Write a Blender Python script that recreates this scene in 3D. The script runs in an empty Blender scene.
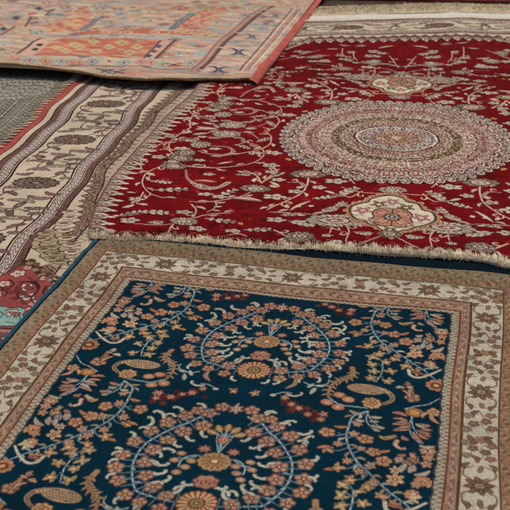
import bpy, math, random
import numpy as np
from mathutils import Vector, Matrix
random.seed(5)
RNG = np.random.default_rng(7)
PI = math.pi
C = bpy.context.scene.collection

# ------------------------------------------------------------------ camera geometry
F = 1056.0; PITCH = math.atan(492 / 1056); H = 1.2      # focal length in photo pixels, tilt, height above the ground
CP, SP = math.cos(PITCH), math.sin(PITCH)

def ground(px, py):
    x = (np.asarray(px, float) - 255) / F; y = -(np.asarray(py, float) - 255) / F
    t = -H / (-SP + y * CP)
    return np.stack([x * t, (CP + y * SP) * t], -1)

class Frame:
    """a rug's own axes on the ground: u across, v along towards the viewer; z = height of its pile"""
    def __init__(s, o, ang, z):
        a = math.radians(ang)
        s.o = np.array(o, float); s.U = np.array([math.cos(a), math.sin(a)]); s.V = np.array([math.sin(a), -math.cos(a)])
        s.z = z; s.k = (H - z) / H
    def uv(s, pts):
        p = ground(*np.array(pts, float).reshape(-1, 2).T) - s.o
        return np.stack([p @ s.U, p @ s.V], -1)
    def tile(s, pts, t):
        q = np.array(pts, float).reshape(-1, 2) * t[2] + np.array(t[:2])
        return s.uv(q)
    def world(s, u, v):
        u = np.asarray(u, float)[..., None]; v = np.asarray(v, float)[..., None]
        return s.k * (s.o + u * s.U + v * s.V)

# ------------------------------------------------------------------ dye painter
def lin(c):
    c = np.array(c, float) / 255
    return np.where(c <= .04045, c / 12.92, ((c + .055) / 1.055) ** 2.4).astype(np.float32)

def smooth(pts, n=6):
    p = np.array(pts, float)
    if len(p) < 3: return p
    q = np.vstack([2 * p[0] - p[1], p, 2 * p[-1] - p[-2]])
    out = []
    for i in range(1, len(q) - 2):
        a, b, c, d = q[i - 1], q[i], q[i + 1], q[i + 2]
        for t in np.arange(n) / n:
            out.append(.5 * (2 * b + (c - a) * t + (2 * a - 5 * b + 4 * c - d) * t * t + (3 * b - a - 3 * c + d) * t ** 3))
    out.append(p[-1])
    return np.array(out)

class Weave:
    """a grid of knots, each with its own dye"""
    def __init__(s, u0, u1, v0, v1, du, dv, bg):
        s.nu = int(round((u1 - u0) / du)) + 1; s.nv = int(round((v1 - v0) / dv)) + 1
        s.u = np.linspace(u0, u1, s.nu).astype(np.float32); s.v = np.linspace(v0, v1, s.nv).astype(np.float32)
        s.du, s.dv = du, dv; s.aa = (du + dv) * .5
        s.c = np.empty((s.nv, s.nu, 3), np.float32); s.c[:] = lin(bg)
        s.part = np.zeros((s.nv, s.nu), np.int16)
        s.T = (1, 1, 0.0)
        s.jit = 0.0
    def grid(s): return np.meshgrid(s.u, s.v)
    def tp(s, pts):
        p = np.array(pts, float).reshape(-1, 2)
        return np.stack([p[:, 0] * s.T[0], p[:, 1] * s.T[1] + s.T[2]], -1)
    def tr(s, rot):
        if s.T[0] < 0: rot = PI - rot
        if s.T[1] < 0: rot = -rot
        return rot
    def win(s, a, b, c, d):
        m = 2
        i0 = max(0, int((a - s.u[0]) / s.du) - m); i1 = min(s.nu, int((b - s.u[0]) / s.du) + m + 1)
        j0 = max(0, int((c - s.v[0]) / s.dv) - m); j1 = min(s.nv, int((d - s.v[0]) / s.dv) + m + 1)
        if i0 >= i1 or j0 >= j1: return None
        return (slice(j0, j1), slice(i0, i1), s.u[None, i0:i1], s.v[j0:j1, None])
    def put(s, w, sd, col, part=None):
        k = np.clip(.5 - sd / s.aa, 0, 1)[..., None].astype(np.float32)
        col = lin(col) * (1 + s.jit * (random.random() - .5))
        x = s.c[w[0], w[1]]; x += (col - x) * k
        if part is not None: s.part[w[0], w[1]][sd < 0] = part
    def ell(s, x, y, rx, ry, rot, col):
        (x, y), = s.tp((x, y)); rot = s.tr(rot); R = max(rx, ry)
        w = s.win(x - R, x + R, y - R, y + R)
        if w is None: return
        X = w[2] - x; Y = w[3] - y; c, n = math.cos(rot), math.sin(rot)
        a = (X * c + Y * n) / rx; b = (-X * n + Y * c) / ry
        s.put(w, (np.sqrt(a * a + b * b) - 1) * min(rx, ry), col)
    def flo(s, x, y, r, n, amp, rot, col, asp=1.0, sharp=1.0):
        """n-petalled outline"""
        (x, y), = s.tp((x, y)); rot = s.tr(rot); R = r * max(1, asp)
        w = s.win(x - R, x + R, y - R, y + R)
        if w is None: return
        X = (w[2] - x) / asp; Y = w[3] - y
        th = np.arctan2(Y, X) - rot; rr = np.sqrt(X * X + Y * Y)
        ed = r * (1 - amp + amp * np.abs(np.cos(n * th / 2)) ** sharp)
        s.put(w, rr - ed, col)
    def line(s, pts, w0, w1, col, sm=True, n=5):
        p = smooth(s.tp(pts), n) if sm else s.tp(pts)
        m = len(p) - 1
        for i in range(m):
            a, b = p[i], p[i + 1]
            ra = .5 * (w0 + (w1 - w0) * i / m); rb = .5 * (w0 + (w1 - w0) * (i + 1) / m); R = max(ra, rb)
            w = s.win(min(a[0], b[0]) - R, max(a[0], b[0]) + R, min(a[1], b[1]) - R, max(a[1], b[1]) + R)
            if w is None: continue
            X = w[2] - a[0]; Y = w[3] - a[1]; d = b - a; L = d @ d + 1e-12
            t = np.clip((X * d[0] + Y * d[1]) / L, 0, 1)
            s.put(w, np.sqrt((X - t * d[0]) ** 2 + (Y - t * d[1]) ** 2) - (ra + (rb - ra) * t), col)
    def leaf(s, a, b, wd, col, out=None, ow=.0025, bend=0.0):
        """spindle from a to b, fattest in the middle"""
        a, b = np.array(a, float), np.array(b, float); d = b - a; nrm = np.array([-d[1], d[0]])
        t = np.linspace(0, 1, 7)
        c = a + t[:, None] * d + (bend * np.sin(PI * t))[:, None] * nrm
        wdt = wd * .5 * np.sin(PI * np.clip(t * .9 + .06, 0, 1)) ** .8
        n = nrm / (np.linalg.norm(nrm) + 1e-9)
        def shape(e): return np.vstack([c + n * (wdt + e)[:, None], (c - n * (wdt + e)[:, None])[::-1]])
        if out is not None: s.poly(shape(ow), out)
        s.poly(shape(0), col)
    def poly(s, pts, col, part=None, raw=False):
        p = np.array(pts, float) if raw else s.tp(pts)
        w = s.win(p[:, 0].min(), p[:, 0].max(), p[:, 1].min(), p[:, 1].max())
        if w is None: return
        X, Y = np.broadcast_arrays(w[2], w[3])
        ins = np.zeros(X.shape, bool); dd = np.full(X.shape, 1e9)
        for i in range(len(p)):
            a, b = p[i - 1], p[i]
            if a[1] != b[1]:
                ins ^= ((a[1] > Y) != (b[1] > Y)) & (X < (b[0] - a[0]) * (Y - a[1]) / (b[1] - a[1]) + a[0])
            d = b - a; L = d @ d + 1e-12
            t = np.clip(((X - a[0]) * d[0] + (Y - a[1]) * d[1]) / L, 0, 1)
            dd = np.minimum(dd, (X - a[0] - t * d[0]) ** 2 + (Y - a[1] - t * d[1]) ** 2)
        s.put(w, np.where(ins, -1, 1) * np.sqrt(dd), col, part)
    def wear(s, knot=.10, row=.05, abrash=.05):
        """uneven dye: every knot, every weft row and slow drifts along the rug"""
        s.c *= (1 + knot * RNG.standard_normal((s.nv, s.nu, 1))).clip(.5, 1.6).astype(np.float32)
        s.c *= (1 + row * RNG.standard_normal((s.nv, 1, 1))).clip(.6, 1.5).astype(np.float32)
        k = RNG.standard_normal(max(4, s.nv // 40)); a = np.interp(np.linspace(0, len(k) - 1, s.nv), np.arange(len(k)), k)
        s.c *= (1 + abrash * a[:, None, None]).astype(np.float32)
        np.clip(s.c, .0006, .9, out=s.c)

def noise2(u, v, sc, seed, octv=3):
    r = np.random.default_rng(seed); out = 0
    for o in range(octv):
        for _ in range(4):
            a = r.uniform(0, 2 * PI); f = sc * 2 ** o * r.uniform(.6, 1.3)
            out = out + np.sin((u * math.cos(a) + v * math.sin(a)) * f * 2 * PI + r.uniform(0, 6.28)) * .5 ** o / 4
    return out

# ------------------------------------------------------------------ materials
def pile_mat(name, sheen=.25, rough=.9, bump=.5, knot=(520, 320), ang=0.0, tint=(1, .95, .9)):
    m = bpy.data.materials.new(name); m.use_nodes = True; N = m.node_tree.nodes; L = m.node_tree.links
    p = N['Principled BSDF']; p.inputs['Roughness'].default_value = rough
    p.inputs['Specular IOR Level'].default_value = .06
    p.inputs['Sheen Weight'].default_value = sheen; p.inputs['Sheen Roughness'].default_value = .45
    p.inputs['Sheen Tint'].default_value = (*tint, 1)
    at = N.new('ShaderNodeAttribute'); at.attribute_name = 'dye'
    tc = N.new('ShaderNodeTexCoord'); mp = N.new('ShaderNodeMapping'); mp.inputs['Rotation'].default_value = (0, 0, math.radians(-ang))
    L.new(tc.outputs['Object'], mp.inputs['Vector'])
    sc = N.new('ShaderNodeMapping'); sc.inputs['Scale'].default_value = (knot[0], knot[1], 40)
    L.new(mp.outputs['Vector'], sc.inputs['Vector'])
    n1 = N.new('ShaderNodeTexNoise'); n1.inputs['Scale'].default_value = 1.0; n1.inputs['Detail'].default_value = 2
    L.new(sc.outputs['Vector'], n1.inputs['Vector'])
    n2 = N.new('ShaderNodeTexNoise'); n2.inputs['Scale'].default_value = 14; n2.inputs['Detail'].default_value = 5
    L.new(mp.outputs['Vector'], n2.inputs['Vector'])
    r1 = N.new('ShaderNodeMapRange'); r1.inputs['From Min'].default_value = .25; r1.inputs['From Max'].default_value = .75
    r1.inputs['To Min'].default_value = .80; r1.inputs['To Max'].default_value = 1.18
    L.new(n1.outputs['Fac'], r1.inputs['Value'])
    r2 = N.new('ShaderNodeMapRange'); r2.inputs['From Min'].default_value = .3; r2.inputs['From Max'].default_value = .7
    r2.inputs['To Min'].default_value = .86; r2.inputs['To Max'].default_value = 1.1
    L.new(n2.outputs['Fac'], r2.inputs['Value'])
    mu = N.new('ShaderNodeMath'); mu.operation = 'MULTIPLY'; L.new(r1.outputs[0], mu.inputs[0]); L.new(r2.outputs[0], mu.inputs[1])
    mx = N.new('ShaderNodeVectorMath'); mx.operation = 'SCALE'; L.new(at.outputs['Color'], mx.inputs[0]); L.new(mu.outputs[0], mx.inputs['Scale'])
    L.new(mx.outputs[0], p.inputs['Base Color'])
    b = N.new('ShaderNodeBump'); b.inputs['Strength'].default_value = bump; b.inputs['Distance'].default_value = .0015
    L.new(n1.outputs['Fac'], b.inputs['Height'])
    # the pile leans this way and that: broad soft dents that catch the light
    n3 = N.new('ShaderNodeTexNoise'); n3.inputs['Scale'].default_value = 30; n3.inputs['Detail'].default_value = 4; L.new(mp.outputs['Vector'], n3.inputs['Vector'])
    b2 = N.new('ShaderNodeBump'); b2.inputs['Strength'].default_value = .55; b2.inputs['Distance'].default_value = .006
    L.new(n3.outputs['Fac'], b2.inputs['Height']); L.new(b.outputs[0], b2.inputs['Normal']); L.new(b2.outputs[0], p.inputs['Normal'])
    return m

def yarn_mat(name, col, var=.25, sheen=.2, scale=220):
    m = bpy.data.materials.new(name); m.use_nodes = True; N = m.node_tree.nodes; L = m.node_tree.links
    p = N['Principled BSDF']; p.inputs['Roughness'].default_value = .92; p.inputs['Sheen Weight'].default_value = sheen
    p.inputs['Specular IOR Level'].default_value = .15
    tc = N.new('ShaderNodeTexCoord'); n = N.new('ShaderNodeTexNoise'); n.inputs['Scale'].default_value = scale; n.inputs['Detail'].default_value = 3
    L.new(tc.outputs['Object'], n.inputs['Vector'])
    g = N.new('ShaderNodeTexNoise'); g.inputs['Scale'].default_value = 18; L.new(tc.outputs['Object'], g.inputs['Vector'])
    a = N.new('ShaderNodeMath'); a.operation = 'ADD'; L.new(n.outputs['Fac'], a.inputs[0]); L.new(g.outputs['Fac'], a.inputs[1])
    r = N.new('ShaderNodeMapRange'); r.inputs['From Min'].default_value = .7; r.inputs['From Max'].default_value = 1.3
    r.inputs['To Min'].default_value = 1 - var; r.inputs['To Max'].default_value = 1 + var
    L.new(a.outputs[0], r.inputs['Value'])
    c = N.new('ShaderNodeVectorMath'); c.operation = 'SCALE'; c.inputs[0].default_value = tuple(lin(col)); L.new(r.outputs[0], c.inputs['Scale'])
    L.new(c.outputs[0], p.inputs['Base Color'])
    b = N.new('ShaderNodeBump'); b.inputs['Strength'].default_value = .6; b.inputs['Distance'].default_value = .002
    L.new(n.outputs['Fac'], b.inputs['Height']); L.new(b.outputs[0], p.inputs['Normal'])
    return m

# ------------------------------------------------------------------ mesh helpers
def link(name, me, mat, parent, origin):
    o = bpy.data.objects.new(name, me); C.objects.link(o)
    if mat: me.materials.append(mat)
    if parent: o.parent = parent
    return o

def raw_mesh(name, co, quads, mat, parent, origin, dye=None, tri=None):
    """one mesh object; co in world metres, stored relative to its thing's base"""
    me = bpy.data.meshes.new(name)
    co = np.asarray(co, np.float32) - np.array(origin, np.float32)
    q = np.asarray(quads, np.int32)
    me.vertices.add(len(co)); me.vertices.foreach_set('co', co.ravel())
    me.loops.add(q.size); me.loops.foreach_set('vertex_index', q.ravel())
    k = q.shape[1]
    me.polygons.add(len(q)); me.polygons.foreach_set('loop_start', np.arange(0, q.size, k, dtype=np.int32))
    me.polygons.foreach_set('use_smooth', np.ones(len(q), bool))
    if dye is not None:
        a = me.color_attributes.new('dye', 'FLOAT_COLOR', 'POINT')
        a.data.foreach_set('color', np.hstack([dye, np.ones((len(dye), 1), np.float32)]).astype(np.float32).ravel())
    me.update(calc_edges=True); me.validate()
    return link(name, me, mat, parent, origin)

def thing(label, cat, group, loc):
    o = bpy.data.objects.new('rug', None); C.objects.link(o); o.location = loc; o.empty_display_size = .1
    o['label'] = label; o['category'] = cat
    if group: o['group'] = group
    return o

def build(wv, fr, zfun, names, mat, root, origin, base_z, duf=None, dvf=None):
    """turn a weave into meshes, one per part; sides drop to base_z"""
    U, V = wv.grid()
    D = duf(U, V) if duf else 0
    XY = fr.world(U + D, V + (dvf(U, V) if dvf else 0))
    Z = fr.z + zfun(U, V) + .0006 * RNG.standard_normal(U.shape)
    co = np.concatenate([XY, Z[..., None]], -1)
    c = wv.c; P = wv.part
    # skirt: one more ring straight down, slightly in
    co = np.pad(co, ((1, 1), (1, 1), (0, 0)), 'edge'); c = np.pad(c, ((1, 1), (1, 1), (0, 0)), 'edge'); P = np.pad(P, 1, 'edge')
    bz = base_z(co[..., 0], co[..., 1]) if callable(base_z) else base_z
    ring = np.zeros(P.shape, bool); ring[0] = ring[-1] = True; ring[:, 0] = ring[:, -1] = True
    co[..., 2] = np.where(ring, bz, co[..., 2])
    nv, nu = P.shape
    idx = np.arange(nv * nu).reshape(nv, nu)
    q = np.stack([idx[:-1, :-1], idx[1:, :-1], idx[1:, 1:], idx[:-1, 1:]], -1).reshape(-1, 4)
    fp = P[:-1, :-1].ravel()
    co = co.reshape(-1, 3); c = c.reshape(-1, 3)
    res = {}
    parents = {}
    for k, (nm, par) in names.items():
        sel = q[fp == k]
        if not len(sel): continue
        used, inv = np.unique(sel.ravel(), return_inverse=True)
        o = raw_mesh(nm, co[used], inv.reshape(-1, 4), mat, res[par] if par is not None else root, origin, c[used])
        res[k] = o
    return res

def tube(name, pts, r, mat, root, origin, n=8, flat=1.0, wob=.0):
    p = np.array(pts, float); m = len(p)
    t = np.gradient(p, axis=0); t /= np.linalg.norm(t, axis=1)[:, None]
    up = np.array([0, 0, 1.]); sd = np.cross(t, up); sd /= np.linalg.norm(sd, axis=1)[:, None] + 1e-9; nn = np.cross(sd, t)
    a = np.linspace(0, 2 * PI, n, endpoint=False)
    rr = r * (1 + wob * RNG.standard_normal((m, 1, 1)))
    co = p[:, None] + rr * (np.cos(a)[None, :, None] * sd[:, None] + flat * np.sin(a)[None, :, None] * nn[:, None])
    i = np.arange(m * n).reshape(m, n); j = np.roll(i, -1, 1)
    q = np.stack([i[:-1], i[1:], j[1:], j[:-1]], -1).reshape(-1, 4)
    return raw_mesh(name, co.reshape(-1, 3), q, mat, root, origin)

def strands(name, paths, w, mat, root, origin):
    """fringe: every path (k,3) becomes a thin three-sided tapering yarn; one mesh"""
    P = np.array(paths, float); n, k, _ = P.shape
    t = np.gradient(P, axis=1); t /= np.linalg.norm(t, axis=2)[..., None] + 1e-9
    rnd = RNG.standard_normal((n, 1, 3)); a = np.cross(t, rnd); a /= np.linalg.norm(a, axis=2)[..., None] + 1e-9; b = np.cross(t, a)
    wd = (np.asarray(w).reshape(-1, 1) * np.linspace(1, .45, k)[None])[..., None]
    ring = np.stack([P + wd * (math.cos(x) * a + math.sin(x) * b) for x in (0, 2.1, 4.2)], 2)   # n,k,3,3
    i = np.arange(n * k * 3).reshape(n, k, 3); j = np.roll(i, -1, 2)
    q = np.stack([i[:, :-1], i[:, 1:], j[:, 1:], j[:, :-1]], -1).reshape(-1, 4)
    return raw_mesh(name, ring.reshape(-1, 3), q, mat, root, origin)

# ================================================================== the navy rug in front
NAVY = (0, 40, 55); PEACH = (144, 108, 88); PEACH_L = (174, 138, 114); RUST = (104, 50, 36); DKB = (44, 34, 34)
STEM = (138, 156, 160); SAGE = (172, 170, 154); TAN = (144, 126, 102); CRM = (176, 164, 138); ROSE = (142, 94, 80); PINK = (156, 124, 98)

SEEN = []
FIRST = [True]
def dup(x, y, d):
    """a flower that another one of the repeat already covers is left out"""
    k = (round(abs(x), 4), round(y % .467, 4))
    if FIRST[0]:
        if any((k[0] - a) ** 2 + min(abs(k[1] - b), .467 - abs(k[1] - b)) ** 2 < ((d + e) * .5) ** 2 for a, b, e in SEEN): return True
        SEEN.append((*k, d)); return False
    return not any((k[0], k[1], d) == q for q in SEEN)
def fl5(w, x, y, r=.0165, rot=None, c=PEACH, cl=PEACH_L):
    if dup(x, y, .026): return
    r *= random.uniform(.9, 1.06); x += random.gauss(0, .0012); y += random.gauss(0, .0012)
    rot = random.random() * 6 if rot is None else rot
    w.flo(x, y, r * 1.14, 5, .3, rot, (92, 58, 50), sharp=.6)
    w.flo(x, y, r, 5, .3, rot, c, sharp=.6)
    for i in range(5):
        a = rot + i * 2 * PI / 5
        w.ell(x + .62 * r * math.cos(a), y + .62 * r * math.sin(a), .27 * r, .2 * r, a, cl)
        b = a + PI / 5
        w.line([(x + .25 * r * math.cos(b), y + .25 * r * math.sin(b)), (x + .74 * r * math.cos(b), y + .74 * r * math.sin(b))], .0022, .001, RUST, False)
    w.ell(x, y, .3 * r, .3 * r, 0, RUST); w.ell(x, y, .14 * r, .14 * r, 0, (214, 176, 120))

def hook(w, a, b, wd=.0085, c=SAGE, bend=.28):
    """leaf that leaves a flower and curls at its tip"""
    a = np.array(a); b = np.array(b); d = b - a; n = np.array([-d[1], d[0]])
    pts = [a, a + .4 * d + n * bend, a + .85 * d + n * bend * .75, b, b - .12 * d - n * bend * .15]
    w.line(pts, wd * 1.35, wd * .6, (70, 76, 76)); w.line(pts, wd, wd * .35, c)
    w.line(pts[:3], wd * .3, wd * .15, (186, 178, 150))

def star(w, x, y, r=.012, n=6, c=ROSE, rot=.3):
    if x and dup(x, y, .017): return
    r *= random.uniform(.85, 1.1); n = random.choice((n, n, n + 1))
    w.flo(x, y, r * 1.15, n, .55, rot, (70, 40, 44)); w.flo(x, y, r, n, .55, rot, c)
    w.flo(x, y, r * .62, n, .5, rot, (186, 146, 118)); w.ell(x, y, r * .3, r * .3, 0, RUST); w.ell(x, y, r * .15, r * .15, 0, (206, 176, 136))

def bud(w, x, y, rx=.009, ry=.008, c=(158, 124, 98), rot=0):
    w.ell(x, y, rx * 1.2, ry * 1.2, rot, (60, 52, 50)); w.ell(x, y, rx, ry, rot, c); w.ell(x, y, rx * .45, ry * .4, rot, (188, 156, 124))

def petal5(w, x, y, r, c=TAN, rot=PI / 2, spread=2.4, n=5):
    for i in range(n):
        a = rot + (i - (n - 1) / 2) * spread / (n - 1)
        e = (x + r * math.cos(a), y + r * math.sin(a)); s = (x + .45 * r * math.cos(a), y + .45 * r * math.sin(a))
        w.leaf(s, e, r * .36, c, (64, 54, 44)); w.leaf(s, e, r * .14, (186, 152, 108))
        w.line([(x, y), s], .003, .0025, STEM, False)

def leafstar(w, x, y, r=.015, c=TAN):
    if dup(x, y, .017): return
    r *= .82
    rot = random.random() * 6
    nl = random.choice((4, 5, 5))
    for i in range(nl):
        a = rot + i * 2 * PI / nl + random.uniform(-.3, .3); L = r * random.uniform(.75, 1.3)
        w.leaf((x - .2 * r * math.cos(a), y - .2 * r * math.sin(a)), (x + L * math.cos(a), y + L * math.sin(a)), r * .66, c, (60, 50, 42), .0014, random.uniform(-.2, .2)); w.line([(x, y), (x + L * .8 * math.cos(a), y + L * .8 * math.sin(a))], .0018, .001, (186, 160, 122), False)
    w.ell(x, y, r * .32, r * .32, 0, (196, 160, 116))

def twig(w, pts, wd=.0052, c=STEM):
    wd *= .66
    w.line(pts, wd * 1.5, wd, (30, 56, 74)); w.line(pts, wd, wd * .6, c)
    p = smooth(pts, 4)
    for i in range(len(p) - 1):                     # stepped two-ply look of the woven stem
        w.line([p[i] + .0006, p[i + 1] - .0006], wd * .32, wd * .32, ((186, 196, 194), (84, 110, 124))[i % 2], False)

blue = Frame(ground(130, 281) * .5 + ground(452, 314) * .5, -12.675, .017)
P = .467
def bt(t, sgn=1, dv=0.0):
    return lambda *pts: [(abs(u) if sgn else u, v - dv) for u, v in blue.tile([p for p in pts], t)]

def navy_unit(w):
    z6 = bt((210, 410, 100 / 510)); z7 = bt((220, 355, 110 / 510)); z8 = bt((300, 370, 140 / 510)); z3 = bt((340, 300, 120 / 510))
    # --- ring of the wreath
    ring = [(.030, .541)] + z6((265, 75), (300, 115), (345, 155), (385, 210), (408, 265), (405, 330), (375, 390), (330, 440), (265, 490)) + [(.09, .818), (.055, .829), (.02, .832)]
    twig(w, ring, .0066)
    for a, b in (((300, 115), (335, 108)), ((385, 210), (350, 222)), ((408, 265), (440, 268)), ((405, 330), (365, 318)), ((375, 390), (352, 402)), ((330, 440), (385, 468)), ((300, 455), (275, 450))):
        twig(w, z6(a, b), .0042)
    for a, b in (((290, 30), (338, 22)), ((372, 82), (436, 68)), ((440, 125), (515, 112)), ((478, 185), (520, 140)), ((500, 260), (540, 235)), ((495, 340), (540, 330)),
                 ((205, 125), (162, 158)), ((260, 165), (202, 192)), ((290, 215), (232, 238)), ((315, 280), (238, 272)), ((300, 345), (215, 332)), ((262, 395), (198, 368)), ((192, 430), (160, 388)), ((95, 470), (70, 422))):
        A, B = z6(a, b); hook(w, A, B, .0078, bend=random.choice((.25, -.25)) if a[0] > 300 else -.25)
    for q in ((245, 50), (345, 90), (405, 138), (445, 200), (478, 275), (470, 350), (455, 420), (390, 470), (215, 8), (225, 112), (290, 160), (322, 218), (345, 288), (332, 355), (280, 415), (200, 458), (95, 490)):
        (x, y), = z6(q); fl5(w, x, y, .0158 + random.random() * .0012)
    rp = smooth(ring, 8)                             # close the gaps: blossoms on both sides all the way round
    for i in range(4, len(rp) - 2, 4):
        d = rp[i + 1] - rp[i - 1]; d = d / np.linalg.norm(d); n_ = np.array([-d[1], d[0]])
        for sd in (-1, 1):
            q = rp[i] + n_ * sd * .0235
            if q[0] < .03 and abs((q[1] % .467) - .362) < .05: continue
            w.line([rp[i], q], .0028, .002, (96, 122, 130), False); fl5(w, q[0], q[1], .0142)
            e = rp[i] + n_ * sd * .047 + d * .012
            if random.random() < .5 and not dup(e[0], e[1], .012): hook(w, q + n_ * sd * .010, e, .0062, bend=.25 * sd)
    # --- inside the wreath
    for q in ((200, 268), (205, 308), (125, 292), (128, 328), (147, 362)):
        (x, y), = z6(q); bud(w, x, y, .0088, .0075)
    w.line(z6((60, 258), (110, 255), (150, 268), (172, 300), (160, 335)), .0036, .003, STEM); w.line(z6((125, 265), (160, 290), (195, 290)), .003, .002, STEM)
    (x, y), = z6((120, 215)); star(w, x, y, .0125)
    A, B = z6((0, 358), (78, 405)); hook(w, A, B, .0085, bend=.3)
    # --- under the wreath
    for q, r in (((297, 48), .016), ((370, 38), .0155), ((385, 115), .0165), ((465, 90), .0165), ((438, 10), .015)):
        (x, y), = z7(q); fl5(w, x, y, r)
    (x, y), = z7((257, 130)); star(w, x, y, .015, 5, PINK)
    A, = z7((328, 150)); leafstar(w, A[0], A[1], .02, (158, 140, 108)); A, B = z7((300, 165), (345, 118)); w.leaf(A, B, .011, TAN, DKB, bend=.2)
    for a, b in (((400, 160), (432, 140)), ((415, 190), (440, 160)), ((480, 150), (438, 150))):
        A, B = z7(a, b); w.leaf(A, B, .009, (160, 164, 148), (50, 64, 70))
    w.line(z7((385, 135), (430, 150), (490, 140), (500, 120)), .003, .0025, STEM)
    (x, y), = z7((490, 225)); bud(w, x, y, .011, .009, (176, 108, 72))
    # dark red blossom spray
    sp = z7((300, 205), (330, 235), (365, 252), (405, 278), (465, 300))
    for i in range(26):
        t = random.random() * 4; k = int(min(3, t)); q = np.array(sp[k]) * (1 - t + k) + np.array(sp[k + 1]) * (t - k)
        w.flo(q[0] + random.gauss(0, .008), q[1] + random.gauss(0, .012), .008, 5, .4, random.random() * 6, random.choice(((76, 36, 34), (92, 48, 38), (60, 34, 36))))
    for q in sp[1:]: star(w, q[0], q[1], .0105, 5, (140, 84, 68))
    star(w, *sp[0], .010, 5, PINK)
    A, B = z7((310, 190), (378, 186)); hook(w, A, B, .006); (x, y), = z7((245, 193)); bud(w, x, y, .006, .0045, (170, 172, 160)); w.line(z7((250, 190), (290, 182), (330, 185)), .0028, .002, STEM)
    for q, r in (((160, 185), .0145),):
        (x, y), = z7(q); leafstar(w, x, y, r, PEACH)
    # --- boteh with its feather
    fe = z8((100, 105), (103, 75), (125, 48), (165, 38), (188, 22), (186, -5))
    w.line(fe, .007, .016, (62, 46, 40)); w.line(fe, .0045, .012, (150, 114, 82))
    pf = smooth(fe, 4)
    for i in range(2, len(pf) - 1, 2):
        d = pf[i + 1] - pf[i - 1]; d = d / np.linalg.norm(d); n = np.array([-d[1], d[0]])
        for s in (-1, 1): w.leaf(pf[i], pf[i] + s * n * .014 - d * .01, .0045, (156, 130, 102), (70, 54, 46), .001)
    (hx, hy), = z8((238, 72)); (ex, ey), = z8((318, 80)); an = math.atan2(ey - hy, ex - hx)
    tail = [(hx, hy)] + z8((300, 74), (328, 88), (333, 106), (312, 118), (285, 122))
    w.line(tail[1:], .0150, .0085, (56, 50, 46)); w.ell(hx, hy, .0425, .0195, an, (56, 50, 46))
    w.line(tail[1:], .0125, .0060, (168, 148, 120)); w.ell(hx, hy, .0405, .0178, an, (168, 148, 120))
    w.line(tail[1:], .0085, .0035, (122, 96, 76)); w.ell(hx, hy, .0375, .0148, an, (122, 96, 76))
    ca, sa = math.cos(an), math.sin(an)
    for i in range(-6, 8):
        for j in range(-2, 3):
            p_, q_ = i * .0066 + (j % 2) * .0033, j * .0066
            if (p_ / .036) ** 2 + (q_ / .0140) ** 2 < 1:
                w.ell(hx + p_ * ca - q_ * sa, hy + p_ * sa + q_ * ca, .0027, .0022, 0, (180, 154, 120))
    for i in range(3): w.ell(*(np.array(tail[1]) * (1 - i / 3) + np.array(tail[2]) * i / 3), .0026, .0026, 0, (200, 168, 122))
    (x, y), = z8((258, 120)); w.flo(x, y, .023, 8, .18, 0, (80, 58, 46)); w.flo(x, y, .020, 8, .2, 0, (182, 148, 102)); fl5(w, x, y, .0135, 0, (176, 122, 76))
    for q in ((140, 95), (95, 122), (135, 138), (172, 110)):
        (x, y), = z8(q); bud(w, x, y, .0125, .0105, (176, 122, 92))
    w.line(z8((105, 108), (140, 128), (185, 134), (240, 138)), .0042, .003, STEM)
    A, B = z8((175, 148), (230, 160)); w.leaf(A, B, .011, TAN, DKB, bend=.15)
    # frond
    twig(w, z8((245, 148), (236, 175), (242, 195), (262, 214)), .004)
    for a, b in (((246, 172), (282, 166)), ((246, 186), (282, 186)), ((250, 200), (282, 208)), ((258, 212), (284, 220))):
        A, B = z8(a, b); w.leaf(A, B, .0085, (150, 142, 122), (58, 60, 62))
    # --- long flowering branch
    br = z8((238, 150), (190, 168), (172, 205), (163, 250), (178, 302), (210, 345), (240, 370), (275, 402), (310, 430), (355, 466), (398, 500)) + [(.41, .80)]
    twig(w, br, .0062)
    bp = smooth(br, 6)
    def join(x, y):                                  # fine stalk from the branch to a flower
        q = bp[np.argmin(((bp - (x, y)) ** 2).sum(1))]; mid = (q + (x, y)) / 2 + np.array([(y - q[1]) * .2, -(x - q[0]) * .2])
        w.line([q, mid, (x, y)], .0030, .0022, (96, 122, 130))
    sd = 1
    for i in range(3, len(bp) - 1, 3):
        d = bp[i + 1] - bp[i]; d = d / np.linalg.norm(d); sd = -sd; n_ = np.array([-d[1], d[0]]) * sd
        w.leaf(bp[i], bp[i] + d * .014 + n_ * random.uniform(.012, .020), .0062, random.choice((SAGE, TAN, (140, 132, 108), (120, 138, 134))), (36, 50, 56), .0012, .2 * sd)
    for q, a in (((95, 230), 0), ((135, 230), 0), ((205, 195), 1), ((190, 232), 1), ((230, 250), 0), ((95, 290), 2), ((132, 272), 1), ((215, 290), 1), ((258, 300), 0), ((135, 355), 2), ((165, 332), 1), ((250, 350), 1), ((300, 335), 0),
                 ((180, 398), 2), ((210, 368), 1), ((245, 425), 2), ((262, 408), 1), ((298, 462), 2), ((345, 492), 2), ((312, 445), 1)):
        (x, y), = z8(q); join(x, y)
        if a == 0: fl5(w, x, y, .0155, c=(170, 122, 88))
        elif a == 1: star(w, x, y, .0115, 5, PINK, random.random())
        else: leafstar(w, x, y, .0170, (164, 126, 92))
    for a, b in (((110, 285), (55, 285)), ((118, 360), (80, 360)), ((270, 300), (320, 292)), ((160, 408), (130, 412)), ((120, 205), (170, 205))):
        A, B = z8(a, b); w.leaf(A, B, .009, (162, 112, 86), DKB, bend=.1)
    # yellow leaves and comma
    for a, b in (((280, 238), (322, 250)), ((345, 238), (308, 252))):
        A, B = z8(a, b); w.leaf(A, B, .011, (170, 134, 84), DKB, bend=.12)
    A, B = z8((345, 254), (372, 284)); hook(w, A, B, .009, (176, 130, 112), .35)
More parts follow.
